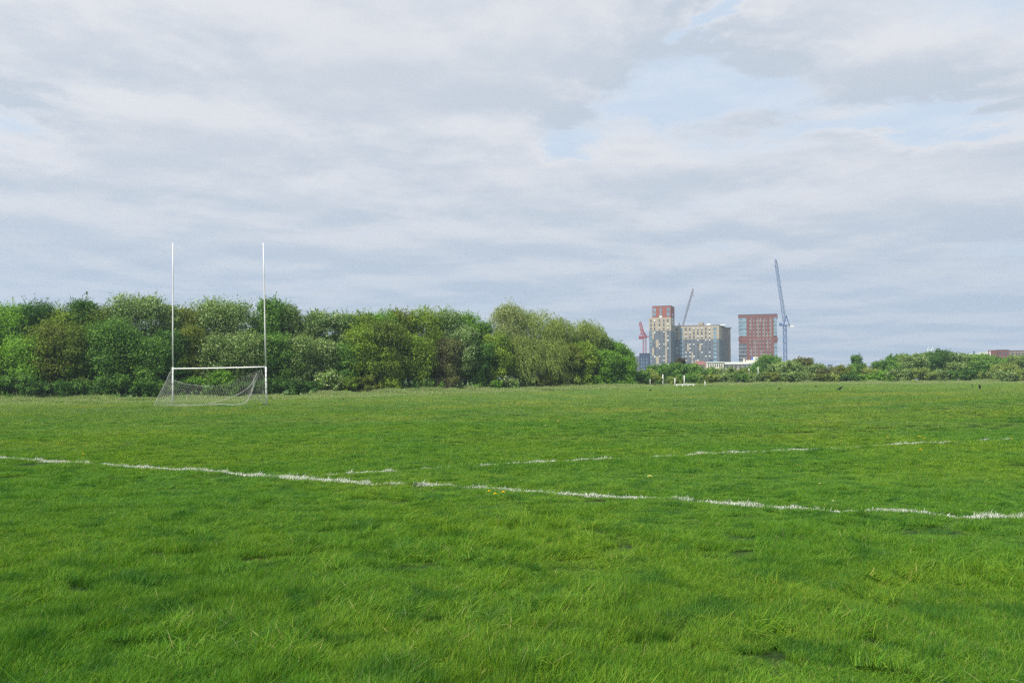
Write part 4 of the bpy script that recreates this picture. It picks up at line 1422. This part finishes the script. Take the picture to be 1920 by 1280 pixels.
for (a, b, y0, y1) in [(1223.5, 1227, 622, 636), (1230, 1235.5, 637, 651), (1223, 1227, 652, 667), (1230, 1236, 668, 682), (1247.5, 1251, 622, 650), (1247.5, 1251, 652, 683), (1223, 1227, 684, 694)]:
    A.part('facade_panel', MB().box(A.lx(a), A.lx(b), -0.06, 0.05, A.lz(y1), A.lz(y0)), M_beige)
sp_ = []
for r_ in range(13):
    yc = 601.5 + 7.55 * r_
    for ci, cx_ in enumerate((1221.3, 1228.2, 1237.2, 1245.4, 1253.0)):
        wpx = 1.25
        bl = 0.0
        if ci >= 2 and r_ >= 2 and rb.random() < 0.55: bl = 0.35
        if rb.random() < 0.06: bl = 0.6
        sp_.append((A.lx(cx_ - wpx), A.lx(cx_ + wpx), A.lz(yc + 2.4), A.lz(yc - 2.2), -0.08 if r_ < 3 else -0.08, M_glass if ci > 0 or r_ < 3 else M_glassblue, bl))
for cx_, wpx in ((1228, 2.4), (1239.5, 1.8), (1254, 2.8)):
    for yc in (581, 589.5):
        sp_.append((A.lx(cx_ - wpx), A.lx(cx_ + wpx), A.lz(yc + 3.2), A.lz(yc - 3.2), 0.10, M_glassblue, 0.0))
windows(A, sp_)
for r_ in range(15):       # narrow windows of the shaded right flank
    z_ = A.lz(588 + 7.4 * r_)
    A.part('flank_window', MB().box(xr + 0.06, xr + 0.10, 5.0, 9.0, z_ - 1.6, z_ + 0.2), M_glassblue)

# ---- long block
Bk = Bld('apartment_block', 1262.5, 608, 22, 'long apartment block, beige upper storeys over grey, right of the slim tower')
xr = Bk.lx(1349); zt = Bk.lz(610.5, 17); zs = Bk.lz(636, 17)
Bk.part('grey_wall', MB().box(0, xr, 0, 44, 0, zs), M_grey)
Bk.part('beige_wall', MB().box(-0.05, xr + 0.05, -0.05, 14, zs, zt), M_beige)
Bk.part('flank_wall', MB().box(xr - 14, xr + 0.03, 14.02, 44.0, zs, zt - 0.1), M_brownbrick)
Bk.part('corner_bay', MB().tube([(xr - 0.5, 44, 0), (xr - 0.5, 44, zt + 0.1)], 3.6, 20), M_brownbrick)
Bk.part('corner_bay_roof', MB().tube([(xr - 0.5, 44, zt + 0.1), (xr - 0.5, 44, zt + 0.7)], 4.6, 20), M_slate)
Bk.part('cornice', MB().box(-0.2, xr + 0.2, -0.2, 13.9, zt, zt + 0.3), M_dark)
Bk.part('cornice', MB().box(xr - 14, xr + 1.0, 14.05, 42.0, zt, zt + 0.45), M_slate)
Bk.part('stair_head', MB().box(Bk.lx(1309), Bk.lx(1317.5), 4, 10, zt + 0.3, zt + 2.7), M_beige)
Bk.part('roof_dome', MB().tube([(Bk.lx(1327), 8, zt + 0.3), (Bk.lx(1327), 8, zt + 1.2), (Bk.lx(1327), 8, zt + 1.9)], [2.4, 2.0, 0.8], 16), M_whiteclad, smooth=True)
Bk.part('roof_light', MB().box(Bk.lx(1345) + 1, Bk.lx(1345) + 5, 10, 13, zt + 0.3, zt + 1.2), M_whiteclad)
for (a, b, y0, y1) in [(1288.5, 1292.5, 644, 657.5), (1311.3, 1315.3, 644, 657.5), (1297, 1300.5, 659.5, 673), (1297, 1309, 675, 690)]:
    Bk.part('facade_panel', MB().box(Bk.lx(a), Bk.lx(b), -0.06, 0.05, Bk.lz(y1, 17), Bk.lz(y0, 17)), M_beige)
sp_ = []
whites = {(0, 4), (0, 5), (0, 6), (0, 8), (1, 2), (1, 3), (2, 2), (2, 5), (2, 6), (2, 8), (3, 5), (3, 7), (3, 8), (4, 3), (4, 4), (4, 6), (5, 0), (5, 3), (6, 0), (6, 2), (6, 3), (6, 6), (6, 8),
          (7, 2), (7, 3), (7, 4), (7, 7), (7, 8), (8, 2), (8, 5), (1, 8)}
for r_ in range(10):
    yc = 616.8 + 7.5 * r_
    for ci, cx_ in enumerate((1270.2, 1278.5, 1286.7, 1294.2, 1301.6, 1309.2, 1316.6, 1324.1, 1331.1, 1341.3)):
        wpx = 3.1 if ci in (1, 9) else 1.4
        bl = 0.38 if (r_, ci) in whites else 0.0
        sp_.append((Bk.lx(cx_ - wpx), Bk.lx(cx_ + wpx), Bk.lz(yc + 2.5, 17), Bk.lz(yc - 2.4, 17), -0.08, M_glassblue if ci in (1, 9) else M_glass, bl))
windows(Bk, sp_)
for r_ in range(11):
    z_ = Bk.lz(616.8 + 7.5 * r_, 17)
    Bk.part('flank_window_band', MB().box(xr + 0.06, xr + 0.10, 24, 39, z_ - 1.0, z_ + 0.8), M_slate)
for y_ in (16.5, 20):
    Bk.part('flank_dark_strip', MB().box(xr + 0.05, xr + 0.09, y_, y_ + 2.2, 4, zs - 0.5), M_dark)  # flat dark strips laid on the flank wall, with no depth

# ---- red brick tower
T_ = Bld('apartment_tower', 1385.5, 690, 19, 'broad red brick tower with glazed corners beside the blue crane')
xr = T_.lx(1458.5); zt = T_.lz(590.5, 12)
T_.part('brick_wall', MB().box(2.9, xr - 2.9, 0, 22, 0, zt), M_redbrick)
T_.part('corner_core', MB().box(0.4, 2.88, 0.4, 21.6, 0, zt - 0.5), M_redbrick)
T_.part('corner_core', MB().box(xr - 2.88, xr - 0.4, 0.4, 21.6, 0, zt - 0.5), M_redbrick)
T_.part('crown_band', MB().box(-0.1, xr + 0.1, -0.1, 22.1, zt - 2.3, zt + 0.2), M_redbrick)
T_.part('parapet', MB().box(-0.2, xr + 0.2, -0.2, 22.2, zt + 0.2, zt + 0.7), M_dark)
T_.part('middle_band', MB().box(-0.1, xr + 0.1, -0.1, 22.1, T_.lz(638.5, 12), T_.lz(632.5, 12)), M_redbrick)
for r_ in range(16):
    y0 = 595.2 + 6.92 * r_
    if 631 < y0 + 3 < 640 or r_ > 13: continue
    za, zb = T_.lz(y0 + 5.6, 12), T_.lz(y0 + 0.2, 12)
    for (a, b) in ((0.1, T_.lx(1400.8)), (T_.lx(1452), xr - 0.1)):
        T_.part('corner_window', MB().box(a, b, -0.04, 0.38, za, zb), M_glassblue if r_ < 7 or a > 5 else M_glass)
        T_.part('balcony_slab', MB().box(a - 0.12, b + 0.1, -0.35, 0.3, za - 0.45, za - 0.02), M_sill)
for (a, y0, y1) in [(1409.3, 596, 619), (1422.4, 596, 640), (1427.6, 596, 604), (1433.8, 597, 633), (1440.3, 624, 655), (1446.6, 596, 640), (1416.5, 638, 668), (1410, 652, 668), (1428.6, 657, 668)]:
    T_.part('pale_strip', MB().box(T_.lx(a - 0.55), T_.lx(a + 0.75), -0.06, 0.05, T_.lz(y1, 12), T_.lz(y0, 12)), M_palepanel)
sp_ = []
for r_ in range(10):
    yc = 599.2 + 6.92 * r_
    for ci, cx_ in enumerate((1407.4, 1414.3, 1420.4, 1426.0, 1431.9, 1438.2, 1444.8)):
        sp_.append((T_.lx(cx_ - 0.9), T_.lx(cx_ + 0.9), T_.lz(yc + 1.9, 12), T_.lz(yc - 1.9, 12), -0.08, M_glass, 0.0))
rest = []
for i, s_ in enumerate(sp_):
    mb = MB(); mb.box(s_[0], s_[1], -0.05, 0.3, s_[2], s_[3]); mb.mi = 1
    mb.box(s_[0] - 0.1, s_[1] + 0.1, -0.14, -0.01, s_[2] - 0.55, s_[2] - 0.003)
    T_.part('window', mb, [M_glass, M_sill])

# ---- dark blue block
N_ = Bld('office_block', 1199, 560, 12, 'dark navy clad block low behind the end of the woodland')
xr = N_.lx(1217.6); zt = N_.lz(663)
N_.part('wall', MB().box(0, xr, 0, 14, 0, zt), M_navy)
N_.part('parapet', MB().box(-0.1, xr + 0.1, -0.1, 14.1, zt, zt + 0.4), M_dark)
N_.part('side_wing', MB().box(-5, -0.02, 1, 12, 0, N_.lz(667.5)), M_grey)
for r_ in range(4):
    for cx_ in (1203, 1207.5, 1213):
        N_.part('window', MB().box(N_.lx(cx_ - 0.8), N_.lx(cx_ + 0.8), -0.04, 0.2, N_.lz(675 + 6.5 * r_), N_.lz(671 + 6.5 * r_)), M_glassblue)

# ---- cream low building
C_ = Bld('low_building', 1324, 470, 14, 'long low cream building with flat roofs behind the far hedge')
x1 = C_.lx(1357); x2 = C_.lx(1442)
C_.part('wall', MB().box(0, x1, 0, 12, 0, C_.lz(679.5)), M_cream)
C_.part('wall', MB().box(x1 + 0.01, x2, 1.5, 14, 0, C_.lz(682.5)), M_palepanel)
C_.part('roof_edge', MB().box(-0.3, x1 + 0.2, -0.4, 12.2, C_.lz(679.5), C_.lz(678.2)), M_whiteclad)
C_.part('roof_edge', MB().box(x1 + 0.21, x2 + 0.3, 1.0, 14.2, C_.lz(682.5), C_.lz(678.8)), M_whiteclad)
C_.part('upper_storey', MB().box(C_.lx(1395), C_.lx(1440), 4, 12, C_.lz(678.7), C_.lz(675)), M_cream)
C_.part('roof_plant', MB().box(C_.lx(1330), C_.lx(1338), 3, 8, C_.lz(678.2), C_.lz(673)), M_navy)
C_.part('chimney', MB().box(C_.lx(1394), C_.lx(1397.5), 2, 3.8, C_.lz(678.7), C_.lz(672.5)), M_cream)
for k in range(7):
    a = C_.lx(1328 + 4.1 * k)
    C_.part('window', MB().box(a, a + 0.55, -0.05, 0.1, C_.lz(688), C_.lz(681.5)), M_glass)
for k in range(9):
    a = C_.lx(1361 + 8.2 * k)
    C_.part('window', MB().box(a, a + 1.6, 1.42, 1.6, C_.lz(689), C_.lz(685)), M_glass)
b = P(1408.5, 675, 478)
e = empty('roof_sign', (b.x, b.y, C_.z0 + C_.lz(675) + 0.02), -R(14))
tag(e, 'blue and white board standing on the roof of the low cream building', 'sign')
MB().box(0, 1.2, 0, 0.3, 0.0, 2.0).build('blue_panel', M_bluesign, e)
MB().box(1.22, 4.2, 0, 0.3, 0.2, 2.1).build('white_panel', M_whiteclad, e)
MB().box(0, 4.2, 0.35, 0.6, -0.0, 1.6).build('frame', M_dark, e)

# ---- small brick house
b = P(1303, 700, 440)
e = empty('brick_house', (b.x, b.y, gz(b.x, b.y)), -R(10))
tag(e, 'small brown brick house with a pitched roof before the grey block', 'house')
zt = P(1303, 684, 440).z - b.z + 1.0
hz0 = CAMZ + (HOR - 684) / F * 440 - gz(b.x, b.y); hz1 = CAMZ + (HOR - 676.5) / F * 440 - gz(b.x, b.y)
MB().box(0, 6.0, 0, 8, 0, hz0).build('wall', M_brownbrick, e)
MB().add([(-0.3, -0.3, hz0), (6.3, -0.3, hz0), (6.3, 8.3, hz0), (-0.3, 8.3, hz0), (1.0, 4, hz1), (5.0, 4, hz1)],
         [(0, 1, 5, 4), (2, 3, 4, 5), (1, 2, 5), (3, 0, 4), (3, 2, 1, 0)]).build('roof', facade_mat('clay_tile', (0.20, 0.09, 0.07), (0.26, 0.12, 0.09)), e)
for k in range(2):
    MB().box(0.9 + 2.6 * k, 2.2 + 2.6 * k, -0.05, 0.1, hz0 - 2.0, hz0 - 0.7).build('window', M_glass, e)

# ---- far right buildings
def simple_block(px0, px1, ytop, D, mat, label, th=5, depth=10, roofm=None, rows=2, cols=4, name='distant_block', stripe=None):
    B_ = Bld(name, px0, D, th, label)
    xr_ = B_.lx(px1); zt_ = B_.lz(ytop)
    B_.part('wall', MB().box(0, xr_, 0, depth, 0, zt_), mat)
    B_.part('roof_edge', MB().box(-0.15, xr_ + 0.15, -0.15, depth + 0.15, zt_, zt_ + 0.35), roofm or M_dark)
    for r_ in range(rows):
        for c_ in range(cols):
            x_ = xr_ * (c_ + 0.25) / cols
            B_.part('window', MB().box(x_, x_ + xr_ / cols * 0.5, -0.05, 0.1, zt_ - 3.0 * (r_ + 1), zt_ - 3.0 * (r_ + 1) + 1.6), M_glass)
    return B_


simple_block(1873, 1893, 656.5, 520, M_redbrick, 'dull red brick block above the hedge near the right edge', rows=3, cols=3)
simple_block(1897, 1935, 657.5, 540, M_brownbrick, 'brown block cut by the right edge above the hedge', rows=3, cols=6)
simple_block(1826, 1850, 663.5, 500, M_whiteclad, 'white roofed hall among the hedge tops on the right', roofm=M_whiteclad, rows=1, cols=5)
simple_block(1848, 1872, 659.5, 530, M_whiteclad, 'taller white hall left of the red brick block', roofm=M_whiteclad, rows=1, cols=5)
simple_block(1804, 1826, 666, 490, M_cream, 'low cream hall left of the white roofed one', roofm=M_whiteclad, rows=1, cols=4)
simple_block(1556.5, 1561.5, 683.5, 800, M_grey, 'far grey tower block peeping over the low hedge', rows=5, cols=2, depth=8)
simple_block(1494, 1503, 674, 850, M_brownbrick, 'far brown block right of the blue crane mast', rows=3, cols=3, depth=8)
simple_block(1616, 1650, 687, 600, M_brownbrick, 'low brown roofline behind the dark column tree', rows=1, cols=6, depth=8)
b0 = P(1862, 657, 520)
e = empty('roof_gantry', (b0.x - 3.2, b0.y, b0.z), 0)
tag(e, 'thin dark gantry sticking out left of the red brick block', 'gantry')
MB().box(0, 7.4, -0.2, 0.2, -0.3, 0.25).build('beam', M_redbrick, e)
MB().box(0.1, 0.5, -0.15, 0.15, -6, -0.31).build('leg', M_redbrick, e)
MB().box(5.0, 5.4, -0.15, 0.15, -6, -0.31).build('leg', M_redbrick, e)
b0 = P(1745, 660, 480); z0 = gz(b0.x, b0.y)
e = empty('lattice_frame', (b0.x, b0.y, z0))
tag(e, 'distant pale lattice frame above the hedge, left of the white roofs', 'mast')
zt = P(1745, 650, 480).z - z0; zb = P(1745, 662, 480).z - z0
MB().box(-2.6, 2.6, -2.6, 2.6, 0, zb + 0.6).build('base_block', M_palepanel, e)
mb = MB()
for sx, tx_ in ((-2.2, -1.3), (2.2, 1.3), (0, 1.3), (0, -1.3)):
    mb.tube([(sx, 0, zb + 0.6), (tx_, 0, zt)], 0.14, 5)
mb.tube([(-1.7, 0, zb + 2), (1.7, 0, zb + 2)], 0.12, 5)
mb.build('lattice', M_dirtywhite, e)

# ------------------------------------------------------------------ cranes
def lattice(mb, a, b, w0, w1, nseg, r, updir=Vector((0, 0, 1)), rd=None):
    """square lattice boom between two points"""
    a = Vector(a); b = Vector(b)
    t_ = (b - a).normalized()
    s1 = t_.cross(updir)
    if s1.length < 0.1: s1 = Vector((1, 0, 0))
    s1.normalize(); s2 = t_.cross(s1).normalized()
    def cor(i, k):
        f = i / nseg
        wd = w0 + (w1 - w0) * f
        sx, sy = ((-1, -1), (1, -1), (1, 1), (-1, 1))[k]
        return a.lerp(b, f) + s1 * sx * wd / 2 + s2 * sy * wd / 2
    for k in range(4):
        mb.tube([cor(0, k), cor(nseg, k)], r, 5)
    rd = rd or r * 0.7
    for i in range(nseg):
        for k in range(4):
            k2 = (k + 1) % 4
            mb.tube([cor(i, k), cor(i + 1, k2)] if i % 2 else [cor(i, k2), cor(i + 1, k)], rd, 4, False)
            mb.tube([cor(i, k), cor(i, k2)], rd, 4, False)
    return mb


def crane(px, ybase, ydeck, jib_a, jib_b, D, mats, label, width=2.0, deck=(-8, 12), az=0.0, jd=0.0, frame_h=9.0, rr_=0.14):
    mm, mj, mc = mats[:3]
    p = P(px, ydeck, D)
    z0 = gz(p.x, p.y)
    e = empty('tower_crane', (p.x, p.y, z0))
    tag(e, label, 'crane')
    zd = p.z - z0
    lattice(MB(), (0, 0, 0), (0, 0, zd), width, width, int(zd / (width * 1.15)), rr_).build('mast', mm, e)
    MB().tube([(0, 0, zd), (0, 0, zd + 1.0)], width * 0.75, 12).build('slewing_ring', mc, e)
    d0, d1 = deck
    # deck: the machinery side (d0) and the jib side (d1), in metres along x
    MB().box(d0, d1, -1.0, 1.0, zd + 1.0, zd + 1.5).build('deck', mm, e)
    MB().box(min(d0, d0 + 3.0), max(d0, d0 + 3.0), -1.3, 1.3, zd - 0.6, zd + 1.0).build('counterweight', mats[3] if len(mats) > 3 else mc, e)
    MB().box(d1 - 2.0, d1, -2.4, -1.1, zd + 0.4, zd + 2.8).build('cab', mc, e)
    A0 = P(*jib_a, D) - Vector(e.location); B0 = P(*jib_b, D + jd) - Vector(e.location)
    jb = MB()
    n_ = max(8, int((B0 - A0).length / (width * 1.2)))
    lattice(jb, A0, A0.lerp(B0, 0.92), width * 0.85, width * 0.75, n_, rr_)
    lattice(jb, A0.lerp(B0, 0.92), B0, width * 0.75, width * 0.25, 2, rr_)
    jb.build('jib', mj, e)
    apex = Vector((d0 * 0.35, 0, zd + frame_h))
    fb = MB()
    for s_ in (-0.9, 0.9):
        fb.tube([(d1 * 0.3, s_, zd + 1.5), apex + Vector((0, s_ * 0.5, 0))], 0.28, 5)
        fb.tube([(d0 * 0.9, s_, zd + 1.5), apex + Vector((0, s_ * 0.5, 0))], 0.22, 5)
    fb.tube([apex + Vector((0, -0.5, 0)), apex + Vector((0, 0.5, 0))], 0.25, 5)
    fb.build('a_frame', mm, e)
    MB().tube([apex, A0.lerp(B0, 0.85)], 0.06, 4).build('luffing_rope', M_dark, e)
    hk = B0 + Vector((0, 0, -6.0))
    MB().tube([B0, hk], 0.05, 4).tube([hk, hk + Vector((0, 0, -0.9))], [0.35, 0.2], 6).build('hook', M_dark, e)
    return e


M_redsteel = base_mat('red_steel', (0.30, 0.05, 0.05), 0.5, 0.4, 0.15, 1)
M_bluesteel = base_mat('blue_steel', (0.07, 0.13, 0.30), 0.5, 0.4, 0.2, 1)
M_whitesteel = base_mat('pale_steel', (0.17, 0.23, 0.37), 0.5, 0.4, 0.2, 0.4)
M_greysteel = base_mat('grey_steel', (0.16, 0.15, 0.16), 0.5, 0.4, 0.15, 1)
crane(1208.5, 700, 634, (1207, 631), (1200, 604), 640, (M_redsteel, M_redsteel, M_redsteel), 'short red tower crane left of the slim tower', 2.3, (-4.5, 5.5), jd=25, frame_h=7, rr_=0.15)
# the red crane has a long low deck reaching left
crane(1278, 700, 625, (1278, 618), (1300, 541), 680, (M_greysteel, M_greysteel, M_greysteel), 'dark grey crane jib rising from behind the long apartment block', 1.5, (-6, 4), jd=0, rr_=0.14)
crane(1471.5, 700, 612, (1471, 603), (1454, 486), 660, (M_bluesteel, M_whitesteel, M_bluesteel, M_whiteclad), 'tall blue and white tower crane right of the red brick tower', 2.3, (4.0, -3.0), jd=0, frame_h=9, rr_=0.19)

# ------------------------------------------------------------------ haze
hz = bpy.data.materials.new('haze_air')
hz.use_nodes = True
t = NT(hz.node_tree)
t.n.clear()
pv = t.new('ShaderNodeVolumePrincipled')
pv.inputs['Color'].default_value = (0.62, 0.78, 1.0, 1)
pv.inputs['Density'].default_value = 0.00037
pv.inputs['Anisotropy'].default_value = 0.2
out = t.new('ShaderNodeOutputMaterial')
t.l.new(pv.outputs[0], out.inputs['Volume'])
hz.cycles.volume_sampling = 'DISTANCE'
hz.cycles.homogeneous_volume = True
ho = MB().box(-985, 985, -985, 985, -6, 112).build('haze', hz)
tag(ho, 'thin pale haze lying over the far buildings', 'haze', kind='stuff')
